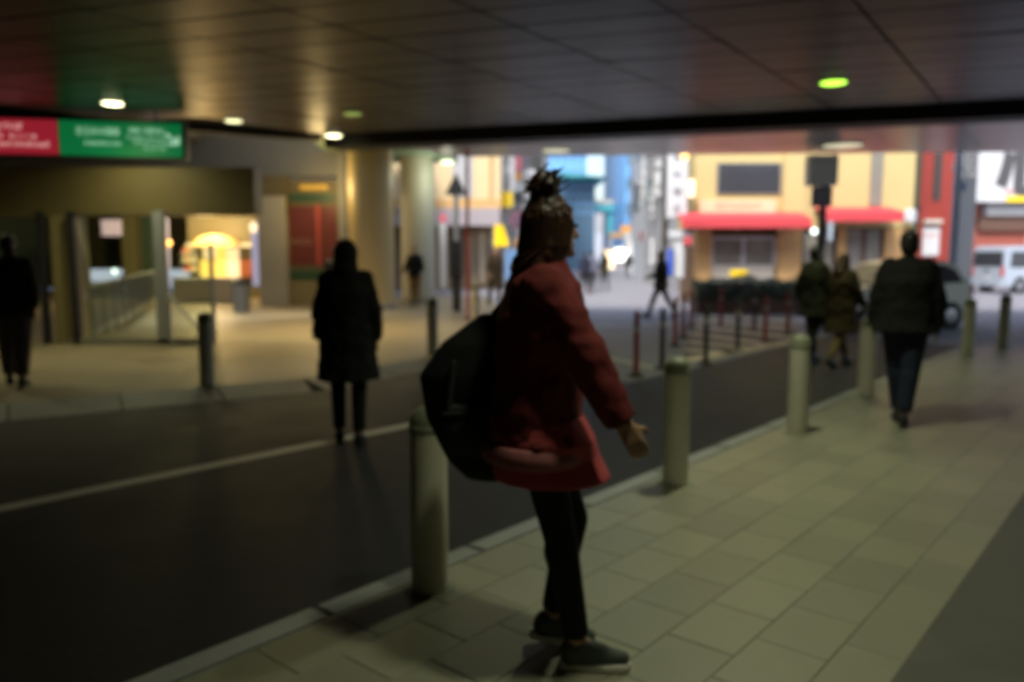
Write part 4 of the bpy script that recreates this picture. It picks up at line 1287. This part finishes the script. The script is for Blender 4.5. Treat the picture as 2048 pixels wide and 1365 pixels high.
# ------------------------------------------------------------------ hedge and planter before the restaurant
hx0, hx1 = at(1392, 600, 22.6).x, at(1602, 600, 22.6).x
t = thing('hedge', 'low dark clipped hedge in a brown planter before the yellow restaurant', 'hedge', ((hx0 + hx1) / 2, 22.6, RZ))
part(t, 'planter_box', MB().box(hx0, hx1, 22.4, 23.1, RZ, .28), M['soil'], bevel=.02)
fm = MB()
for k in range(5200):
    x = random.uniform(hx0 - .05, hx1 + .05)
    y = random.uniform(22.32, 23.18)
    top = .88 + .07 * math.sin(x * 3.1) + .05 * math.sin(x * 7.7 + 1)
    z = random.uniform(.26, top)
    c = V((x, y, z))
    u_ = V((random.gauss(0, 1), random.gauss(0, 1), random.gauss(0, 1))).normalized()
    w_ = u_.orthogonal().normalized()
    s1, s2 = random.uniform(.03, .055), random.uniform(.018, .03)
    fm.add([c - u_ * s1, c - w_ * s2, c + u_ * s1, c + w_ * s2], [(0, 1, 2, 3)])
f_ = part(t, 'foliage', fm, M['leaf'])
f_['kind'] = 'stuff'
part(t, 'inner_stems', MB().box(hx0 + .1, hx1 - .1, 22.55, 22.95, .28, .74), M['pole_dark'])

# ------------------------------------------------------------------ bollards and posts
def bollard_parts(root, h=.88, r=.088):
    link('shaft', bol_shaft, root)
    link('cap', bol_cap, root)
    link('base_ring', bol_base, root)
r = .088
bol_shaft = MB().lathe([(r, .012), (r, .775)], 32).mesh('shaft', M['bollard'], True)
bol_cap = MB().lathe([(r + .004, .777), (r + .004, .80), (r - .002, .806), (r - .002, .82), (r * .93, .848), (r * .72, .872), (r * .4, .886), (.01, .89)], 32).mesh('cap', M['bollard_cap'], True)
bol_base = MB().lathe([(r + .035, 0), (r + .035, .008), (r + .006, .0115)], 32).mesh('base_ring', M['bollard_cap'], True)
near = [(860, 1180, 'pale bollard nearest the camera, left of the running woman'),
        (1350, 968, 'pale bollard just right of the running woman'),
        (1594, 868, 'pale bollard on the kerb in front of the couple'),
        (1731, 792, 'dim bollard between the couple and the man in black'),
        (1935, 711, 'bollard beside the front of the pale car'),
        (2006, 693, 'rightmost bollard near the right edge, past the pale car')]
for (px, py, lab) in near:
    c = gp(px, py)
    t = thing('bollard', lab, 'bollard', c, random.uniform(0, 6), 'bollards along the near kerb')
    bollard_parts(t)
for (px, py, lab) in ((415, 771, 'dark bollard on the far pavement left of the hooded man'), (865, 708, 'dark bollard on the far pavement left of the running woman'),
                      (951, 648, 'small far bollard beside the thin red pole')):
    c = gp(px, py)
    t = thing('bollard', lab, 'bollard', c, random.uniform(0, 6), 'bollards along the far pavement')
    bollard_parts(t)
sh_r = {}
for nm in ('pole_red', 'pole_dark'):
    sh_r[nm] = MB().lathe([(.040, .02), (.040, .86), (.03, .90), (.012, .91)], 16).mesh('shaft', M[nm], True)
bb = MB().lathe([(.12, 0), (.12, .012), (.07, .03), (.045, .045)], 18).mesh('base', M['pole_dark'], True)
band = MB().lathe([(.0415, .62), (.0415, .70)], 16).mesh('reflective_band', M['reflect'], True)
posts = [(1272, 752, 'pole_red', 'red post standing alone left of the hatched island'),
         (1324, 738, 'pole_dark', 'dark post just right of the lone red post'),
         (1350, 692, 'pole_red', 'red post at the front left corner of the hatched island'),
         (1366, 676, 'pole_red', 'second red post from the left on the left side of the hatched island'),
         (1381, 655, 'pole_red', 'furthest red post on the left side of the hatched island'),
         (1411, 727, 'pole_dark', 'tall dark post at the near edge of the hatched island'),
         (1441, 654, 'pole_red', 'red post in front of the left part of the hedge'),
         (1475, 701, 'pole_dark', 'dark post at the middle of the hatched island'),
         (1508, 662, 'pole_dark', 'dark post in front of the right part of the hedge'),
         (1530, 686, 'pole_red', 'red post right of the middle of the hatched island'),
         (1575, 668, 'pole_red', 'red post at the right end of the hatched island by the couple')]
for (px, py, m, lab) in posts:
    c = gp(px, py, RZ)
    t = thing('delineator_post', lab, 'road post', (c.x, c.y, RZ + .004), 0, 'posts around the hatched island')
    link('shaft', sh_r[m], t)
    link('base', bb, t)
    link('reflective_band', band, t)

# ------------------------------------------------------------------ people
def remesh(mb, name, m, voxel, smooth=6, k=1.0, factor=.5):
    me = mb.mesh(name + '_raw', None)
    o = bpy.data.objects.new('tmp', me)
    r_ = o.modifiers.new('r', 'REMESH')
    r_.mode = 'VOXEL'
    r_.voxel_size = voxel
    s_ = o.modifiers.new('s', 'SMOOTH')
    s_.iterations = smooth
    s_.factor = factor
    out = eval_mesh(o)
    bpy.data.meshes.remove(me)
    out.name = name
    out.materials.clear()
    out.materials.append(m)
    for p in out.polygons:
        p.use_smooth = True
    if k != 1:
        out.transform(Matrix.Scale(k, 4))
    return out

def small(mb, name, m, k):
    me = mb.mesh(name, m, True)
    me.transform(Matrix.Scale(k, 4))
    return me

def person(label, loc, rz, H=1.72, lean=0.0, legs=((0, 0), (0, 0)), feet=(0, 0), arms=((0, .12, .15), (0, .12, .15)), head=(0, 0),
           top='black_cloth', coat=.0, bulk=1.0, bottom='charcoal', legw=1.0, skirt=None, hair='short', hairm='hair', hood=False, shoe='shoe_black', sole='sole_dark',
           vox=.014, band=None, twist=0.0, group=None, inline=0.0):
    """facing local +y. legs: (hip flex, knee flex) left, right; arms: (swing, spread, elbow) left, right; coat: length below the pelvis"""
    t = thing('person', label, 'person', loc, rz, group)
    k = H / 1.72
    a = V((0, math.sin(lean), math.cos(lean)))
    fwd = V((0, math.cos(lean), -math.sin(lean)))
    pel = V((0, 0, 0))
    J = {}
    for i, s in enumerate((-1, 1)):
        hf_, kf = legs[i]
        hip = pel + V((s * .088, 0, -.03))
        knee = hip + V((s * (.012 - inline), math.sin(hf_), -math.cos(hf_))) * .42
        an = hf_ - kf
        ank = knee + V((-s * (.01 + inline), math.sin(an), -math.cos(an))) * .405
        fa = feet[i]
        fd = V((s * .12, math.cos(fa), math.sin(fa))).normalized()
        fu = V((0, -math.sin(fa), math.cos(fa)))
        J[s] = dict(hip=hip, knee=knee, ank=ank, fd=fd, fu=fu)
    low = min(min((J[s]['ank'] - J[s]['fu'] * .085 - J[s]['fd'] * .05).z, (J[s]['ank'] - J[s]['fu'] * .085 + J[s]['fd'] * .16).z) for s in (-1, 1))
    up = V((0, 0, -low))
    pel = pel + up
    for s in (-1, 1):
        for q in ('hip', 'knee', 'ank'):
            J[s][q] = J[s][q] + up
    waist, chest, nb = pel + a * .17, pel + a * .37, pel + a * .53
    tw = Matrix.Rotation(twist, 3, 'Z')
    for i, s in enumerate((-1, 1)):
        sw, sp, el = arms[i]
        sh = nb - a * .055 + tw @ V((s * .165, 0, 0))
        dl = V((s * math.sin(sp), math.sin(sw), -math.cos(sw))).normalized()
        elb = sh + dl * .285
        f2 = sw + el
        dl2 = V((s * math.sin(sp) * .3, math.sin(f2), -math.cos(f2))).normalized()
        wr = elb + dl2 * .245
        J[s].update(sh=sh, elb=elb, wr=wr, hd=dl2)
    yaw, pit = head
    HR = Matrix.Rotation(yaw, 3, 'Z') @ Matrix.Rotation(pit, 3, 'X')
    hc = nb + a * .045 + HR @ V((0, .025, .105))
    # --- the body, one surface
    b = MB()
    b.loft([(pel - a * .08, .125, .095, lean), (pel, .155, .11, lean), (waist, .128, .095, lean), (chest, .155, .11, lean), (nb - a * .05, .15, .085, lean), (nb + a * .01, .07, .06, lean)])
    b.cap(nb - a * .02, hc - HR @ V((0, .02, .04)), .056, .052)
    b.ball(hc + HR @ V((0, -.008, .02)), (.074, .094, .098), 16, 12, HR)
    b.ball(hc + HR @ V((0, .022, -.045)), (.056, .066, .070), 16, 10, HR)
    b.cap(hc + HR @ V((0, .088, .012)), hc + HR @ V((0, .107, -.022)), .010, .014)
    b.ball(hc + HR @ V((0, .078, -.085)), (.026, .022, .018), 10, 8, HR)
    for s in (-1, 1):
        b.ball(hc + HR @ V((s * .074, -.005, -.01)), (.010, .022, .032), 10, 8, HR)
        j = J[s]
        b.cap(j['sh'], j['elb'], .050, .040)
        b.cap(j['elb'], j['wr'], .040, .027)
        b.cap(j['hip'], j['knee'], .085, .056)
        b.cap(j['knee'], j['ank'], .056, .036)
        b.cap(j['knee'] + (j['ank'] - j['knee']) * .25 + V((0, -.015, 0)), j['knee'] + (j['ank'] - j['knee']) * .45, .052, .045)
        b.cap(j['ank'], j['ank'] - j['fu'] * .05 + j['fd'] * .12, .036, .028)
        b.cap(j['ank'], j['ank'] - j['fu'] * .05 - j['fd'] * .03, .036, .03)
        # hand: palm, four unequal bent fingers, thumb
        d = j['hd']
        side = V((0, 1, 0)) - d * d.y
        if side.length < .2:
            side = V((0, 0, 1)) - d * d.z
        side.normalize()
        inn = d.cross(side)
        if inn.x * s > 0:
            inn = -inn
        w0 = j['wr']
        for q in (-.026, -.009, .009, .026):
            b.cap(w0 + side * (q * .7), w0 + d * .085 + side * q, .015, .013, 8)
        for q, ln_ in ((.030, .062), (.011, .072), (-.009, .066), (-.028, .050)):
            kn = w0 + d * .085 + side * q
            m1 = kn + (d * .93 + inn * .30 + side * q * 2) .normalized() * ln_ * .58
            m2 = m1 + (d * .70 + inn * .75).normalized() * ln_ * .55
            b.cap(kn, m1, .0095, .0085, 8)
            b.cap(m1, m2, .0085, .0075, 8)
        tb_ = w0 + d * .03 + side * .025
        t1 = tb_ + (d * .6 + side * .7 + inn * .3).normalized() * .042
        t2_ = t1 + (d * .85 + side * .25 + inn * .35).normalized() * .032
        b.cap(tb_, t1, .013, .0105, 8)
        b.cap(t1, t2_, .0105, .0085, 8)
    link('body', remesh(b, 'body', M['skin'], min(vox, .011), 2, k, .4), t)
    # --- face
    for s in (-1, 1):
        link('eye', small(MB().ball(hc + HR @ V((s * .030, .0835, .014)), (.014, .008, .007), 10, 8, HR), 'eye', M['eye'], k), t)
    link('mouth', small(MB().ball(hc + HR @ V((0, .0835, -.052)), (.022, .007, .007), 10, 8, HR), 'mouth', M['lip'], k), t)
    # --- hair
    hm = MB()
    hm.ball(hc + HR @ V((0, -.020, .034)), (.084, .098, .098), 16, 12, HR)
    hm.ball(hc + HR @ V((0, -.045, -.015)), (.078, .07, .09), 14, 10, HR)
    if hair == 'long':
        hm.cap(hc + HR @ V((0, -.055, 0)), nb + V((0, -.09, .0)), .078, .085)
        hm.cap(nb + V((0, -.09, .0)), nb + V((0, -.11, -.16)), .085, .06)
        for s in (-1, 1):
            hm.cap(hc + HR @ V((s * .065, -.01, .03)), nb + V((s * .085, .0, -.02)), .036, .04)
    if hair == 'bun':
        locks = MB()
        rnd = random.Random(3)
        for i in range(150):
            a_ = rnd.uniform(-2.3, 2.3)
            el_ = rnd.uniform(.15, 1.2)
            p0 = hc + HR @ V((.075 * math.sin(a_) * .5, -.03 - .05 * math.cos(a_), .115))
            p1 = hc + HR @ V((.088 * math.sin(a_), -.02 - .095 * math.cos(a_), .045 - .05 * (1 - el_)))
            p2 = hc + HR @ V((.086 * math.sin(a_), -.035 - .09 * math.cos(a_), -.06))
            p3 = nb + V((.09 * math.sin(a_) + rnd.gauss(0, .012), -.055 - .05 * math.cos(a_) + rnd.gauss(0, .018), -.02 + rnd.gauss(0, .05)))
            for u0, u1, r0, r1 in ((p0, p1, .006, .008), (p1, p2, .008, .009), (p2, p3, .009, .0025)):
                locks.cyl(u0, u1, r0, r1, 5)
        for i in range(70):
            d_ = V((rnd.gauss(0, 1), rnd.gauss(0, 1), rnd.gauss(0, 1) + .3)).normalized()
            e_ = d_.orthogonal().normalized()
            b0 = hc + HR @ (V((0, -.035, .150)) + d_ * .05)
            locks.cyl(b0, b0 + (d_ * .5 + e_).normalized() * rnd.uniform(.03, .06), .006, .002, 5)
        hl_ = small(locks, 'hair_lock', M[hairm], k)
        link('hair_lock', hl_, t)['kind'] = 'stuff'
        hm.ball(hc + HR @ V((0, -.035, .150)), (.058, .058, .060), 12, 8, HR)
        hm.cap(hc + HR @ V((0, -.03, .10)), hc + HR @ V((0, -.035, .14)), .04, .04)
        hm.cap(hc + HR @ V((0, -.045, 0)), nb + V((0, -.075, -.0)), .064, .058)
        hm.cap(nb + V((0, -.075, -.0)), nb + V((0, -.09, -.09)), .058, .035)
        for s in (-1, 1):
            hm.cap(hc + HR @ V((s * .066, -.02, .03)), nb + V((s * .08, -.03, .0)), .032, .035)
    hob = link('hair', remesh(hm, 'hair', M[hairm], vox, 3, k), t)
    for v in hob.data.vertices:
        v.co += v.normal * (.010 * noise.noise(v.co * 26) + .006 * noise.noise(v.co * 60))
    # --- trousers
    tr_ = MB()
    tr_.loft([(pel - a * .10, .14 * legw, .11, lean), (pel, .17, .122, lean), (pel + a * .12, .15, .11, lean)])
    for s in (-1, 1):
        j = J[s]
        end = j['knee'].lerp(j['ank'], .93)
        tr_.cap(j['hip'], j['knee'], .098 * legw, .070 * legw)
        tr_.cyl(j['knee'], end, .070 * legw, .054 * legw, 16)
        tr_.ball(j['knee'], .070 * legw)
        tr_.cap(j['knee'].lerp(j['ank'], .12) + V((0, -.012, 0)), j['knee'].lerp(j['ank'], .5), .068 * legw, .058 * legw)
    link('trousers', remesh(tr_, 'trousers', M[bottom], vox, 4, k), t)
    # --- shoes
    for s in (-1, 1):
        j = J[s]
        A_, fd, fu = j['ank'], j['fd'], j['fu']
        sd = fd.cross(fu)
        g = MB()
        g.cap(A_ - fu * .022 - fd * .02, A_ - fu * .045 - fd * .025, .046, .044)
        g.cap(A_ - fu * .042 - fd * .025, A_ - fu * .050 + fd * .10, .044, .040)
        g.cap(A_ - fu * .050 + fd * .10, A_ - fu * .056 + fd * .165, .040, .028)
        g.cap(A_ - fu * .015 + fd * .01, A_ - fu * .035 + fd * .09, .043, .034)
        so = link('shoe', remesh(g, 'shoe', M[shoe], vox * .7, 3, k), t)
        out = [(-.072, .026), (-.078, .0), (-.072, -.026), (-.02, -.035), (.06, -.041), (.12, -.044), (.17, -.034), (.195, -.008), (.192, .014), (.165, .037), (.10, .043), (.03, .036)]
        sm = MB().prism(out, -.096, -.066)
        sm.v = [(A_ + fd * p.x + sd * p.y + fu * p.z) * k for p in sm.v]
        link('sole', sm.mesh('sole', M[sole], bevel=.006), so)
    # --- upper garment
    g = MB()
    q = bulk
    secs = []
    if coat > 0:
        mid = (J[-1]['knee'] + J[1]['knee']) / 2
        dn = (mid - pel)
        dn = dn.normalized() if dn.length > 0 else V((0, 0, -1))
        secs.append((pel + dn * coat, .20 * q + .05 * coat, .155 * q + .05 * coat + abs(legs[0][0] - legs[1][0]) * .08 * coat / .4, 0))
        secs.append((pel + dn * coat * .45, .19 * q, .15 * q, lean * .5))
    secs += [(pel + a * .0, .182 * q, .142 * q, lean), (waist, .168 * q, .132 * q, lean), (chest, .185 * q, .14 * q, lean), (nb - a * .045, .165 * q, .108 * q, lean), (nb + a * .03, .082, .078, lean), (nb + a * .055, .072, .07, lean)]
    g.loft(secs, 28)
    for s in (-1, 1):
        j = J[s]
        g.cap(j['sh'] + V((-s * .02, 0, -.005)), j['elb'], .074 * q, .062 * q)
        g.cyl(j['elb'], j['elb'].lerp(j['wr'], .98), .062 * q, .047 * q, 16)
        g.ball(j['elb'], .062 * q)
    ob = link('coat' if coat > .15 else 'jacket', remesh(g, 'jacket', M[top], vox, 4, k), t)
    # folds
    ph = random.uniform(0, 6)
    for v in ob.data.vertices:
        c_ = v.co
        w_ = .011 * noise.noise(c_ * 9 + V((ph, ph, 0))) + .006 * noise.noise(c_ * 23 + V((0, ph, ph)))
        v.co = c_ + v.normal * w_ * q
    if hood:
        h_ = MB()
        h_.ball(hc + HR @ V((0, -.025, .015)), (.105, .118, .128), 18, 12, HR)
        h_.cap(hc + HR @ V((0, -.03, -.05)), nb + a * .01 - fwd * .03, .10, .115)
        link('hood', remesh(h_, 'hood', M[top], vox, 4, k), t)
    if skirt:
        mname, ln2, wd = skirt
        g2 = MB()
        mid = (J[-1]['knee'] + J[1]['knee']) / 2
        dn = (mid - pel).normalized()
        g2.loft([(pel + dn * ln2, wd, wd * 1.1, 0), (pel + dn * ln2 * .6, wd * .95, wd, 0), (pel + dn * .08, .20 * q, .165 * q, 0), (pel + V((0, 0, .02)), .175 * q, .14 * q, 0)], 28)
        link('skirt', remesh(g2, 'skirt', M[mname], vox, 3, k), t)
    if band:
        mname, za, zb_, w_ = band
        g3 = MB()
        g3.loft([(pel + V((0, .0, za)), .205 * w_, .165 * w_, 0), (pel + V((0, 0, (za + zb_) / 2)), .21 * w_, .17 * w_, 0), (pel + V((0, 0, zb_)), .2 * w_, .16 * w_, 0)], 28)
        link('shirt_hem', remesh(g3, 'shirt_hem', M[mname], vox, 3, k), t)
    return t

# the running woman
wl = gp(1150, 1318)
woman = person('woman in dark red jacket, red skirt and dark leggings striding past the nearest bollard', (wl.x - .16, wl.y + .02, 0), RAD(-90), H=1.79, lean=.07,
       legs=((.36, .55), (.22, .06)), feet=(-.22, .04), arms=((-.55, .25, .25), (.52, .12, .0)), head=(.55, .02),
       top='red_cloth', coat=.08, bulk=1.22, bottom='black_cloth', legw=.90, skirt=('red_skirt', .24, .20), band=('pale_pink', -.150, -.075, 1.21), hair='bun', hairm='hair_brown', shoe='shoe', sole='sole_white', vox=.010)
# her black bag
bx = at(952, 790, 3.12)
t = thing('black_bag', 'large soft black bag slung at the back of the striding woman', 'bag', (bx.x, bx.y, 0))
g = MB()
g.loft([(V((.08, 0, .70)), .12, .07, 0), (V((.05, 0, .78)), .17, .10, 0), (V((.0, 0, .95)), .20, .12, 0), (V((-.02, 0, 1.12)), .205, .12, 0), (V((.03, 0, 1.25)), .16, .10, 0), (V((.10, 0, 1.36)), .08, .06, 0)], 26)
link('bag_body', remesh(g, 'bag_body', M['black_cloth'], .012, 4), t)
g = MB().loft([(V((.0, -.105, .82)), .11, .03, 0), (V((-.02, -.12, .92)), .12, .035, 0), (V((-.02, -.115, 1.02)), .11, .03, 0)], 20)
link('front_pocket', remesh(g, 'front_pocket', M['charcoal'], .010, 3), t)
g = MB()
pts = [V((.08, -.02, 1.36)), V((.17, -.03, 1.46)), V((.24, -.04, 1.50)), V((.30, -.08, 1.44))]
for i in range(3):
    g.cap(pts[i], pts[i + 1], .022, .022, 10)
link('strap', remesh(g, 'strap', M['black_cloth'], .008, 3), t)

for q in ((-.10, .80, 1.18), (.07, .80, 1.20)):
    g = MB()
    g.cap(V((q[0] + .02, -.112, q[1] + .03)), V((q[0], -.132, 1.0)), .012, .012, 8)
    g.cap(V((q[0], -.132, 1.0)), V((q[0] + .02, -.118, q[2])), .012, .012, 8)
    part(t, 'webbing', g, M['charcoal'], smooth=True, world=False)
part(t, 'zip', MB().cap(V((-.12, -.148, .99)), V((.08, -.15, 1.0)), .006, .006, 8), M['charcoal'], smooth=True, world=False)
def place(px, py, z=0.0):
    c = gp(px, py, z)
    return (c.x, c.y, z)
person('man in a hooded black padded coat seen from behind on the road', place(700, 884, RZ), RAD(6), H=1.80, legs=((.10, .12), (-.10, .08)), arms=((.05, .22, .2), (-.05, .22, .2)),
       top='black_cloth', coat=.38, bulk=1.28, bottom='black_cloth', hood=True, vox=.014)
person('man in a black jacket and dark trousers walking away on the near pavement', place(1800, 848), RAD(-25), H=1.76, legs=((.20, .16), (-.16, .14)), feet=(.05, -.2), arms=((.05, .26, .1), (-.02, .26, .15)),
       top='black_cloth', coat=.10, bulk=1.40, inline=.085, bottom='navy_cloth', legw=1.22, hair='short', vox=.014)
person('person in dark jacket and grey brown trousers at the left edge', place(35, 770), RAD(20), H=1.80, legs=((.2, .2), (-.15, .15)), arms=((.2, .2, .4), (-.2, .2, .2)),
       top='black_cloth', coat=.14, bulk=1.2, bottom='grey_cloth', legw=1.35, vox=.016)
person('dark haired person mostly hidden behind the hooded man', place(676, 668), RAD(10), H=1.70, legs=((.1, .1), (-.1, .1)), arms=((.1, .15, .2), (-.1, .15, .2)),
       top='charcoal', coat=.1, bulk=1.05, bottom='charcoal', vox=.02)
person('person in a black jacket and tan trousers standing before the pale column', place(831, 611), RAD(170), H=1.76, legs=((.03, .02), (-.03, .02)), arms=((.25, .3, .5), (.25, .3, .5)),
       top='black_cloth', coat=.1, bulk=1.15, bottom='tan_cloth', legw=1.1, vox=.02)
person('person in a long brown coat walking before the cream building', place(990, 612), RAD(200), H=1.74, legs=((.28, .12), (-.28, .25)), feet=(.1, -.3), arms=((-.25, .15, .3), (.25, .15, .4)),
       top='brown_cloth', coat=.38, bulk=1.18, bottom='olive_cloth', hair='long', hairm='hair_brown', vox=.02)
person('striding man with legs apart near the hatched island', place(1321, 636, RZ), RAD(70), H=1.78, legs=((.42, .12), (-.36, .22)), feet=(.15, -.4), arms=((-.5, .15, .8), (.4, .15, .8)),
       top='olive_cloth', coat=.12, bulk=1.25, bottom='black_cloth', vox=.018)
person('person in dark clothes on the left of the pair walking up the street', place(1169, 588, RZ), RAD(5), H=1.74, legs=((.25, .15), (-.22, .25)), feet=(0, -.3), arms=((-.2, .15, .2), (.2, .15, .2)),
       top='navy_cloth', coat=.12, bulk=1.1, bottom='black_cloth', vox=.026)
person('person in a blue grey jacket on the right of the pair walking up the street', place(1183, 586, RZ), RAD(-5), H=1.76, legs=((-.2, .2), (.25, .15)), feet=(-.3, 0), arms=((.2, .15, .2), (-.2, .15, .2)),
       top='bluegrey_cloth', coat=.1, bulk=1.1, bottom='charcoal', vox=.026)
person('person in an olive coat just right of the walking pair', place(1208, 580, RZ), RAD(20), H=1.72, legs=((.2, .15), (-.2, .2)), feet=(0, -.3), arms=((-.2, .15, .2), (.2, .15, .2)),
       top='olive_cloth', coat=.2, bulk=1.1, bottom='charcoal', hair='long', vox=.026)
person('tiny far pedestrian before the bright shops at the street end', place(1256, 556, RZ), RAD(0), H=1.72, legs=((.2, .15), (-.2, .2)), feet=(0, -.3), arms=((-.2, .15, .2), (.2, .15, .2)),
       top='olive_cloth', coat=.1, bulk=1.1, bottom='charcoal', vox=.03)
person('dark haired person in a black olive jacket on the left of the couple crossing', place(1622, 728, RZ), RAD(-60), H=1.80, legs=((.22, .12), (-.2, .2)), feet=(.1, -.3), arms=((-.2, .2, .5), (.2, .2, .3)),
       top='olive_cloth', coat=.25, bulk=1.2, bottom='black_cloth', hair='short', vox=.016)
person('person in a long brown coat and tan boots on the right of the couple crossing', place(1678, 733, RZ), RAD(-60), H=1.70, legs=((.36, .10), (-.30, .25)), feet=(.12, -.4), arms=((-.25, .2, .3), (.25, .2, .4)),
       top='brown_cloth', coat=.40, bulk=1.28, bottom='tan_cloth', hair='long', hairm='hair_brown', shoe='shoe', vox=.016)
# pale umbrella-like bag held low by the couple's far neighbour: a folded pale blue parasol on the shoulder
pA, pB = at(1716, 542, 15.0), at(1762, 508, 15.0)
bpy.data.scenes.remove(_tmp_scene)
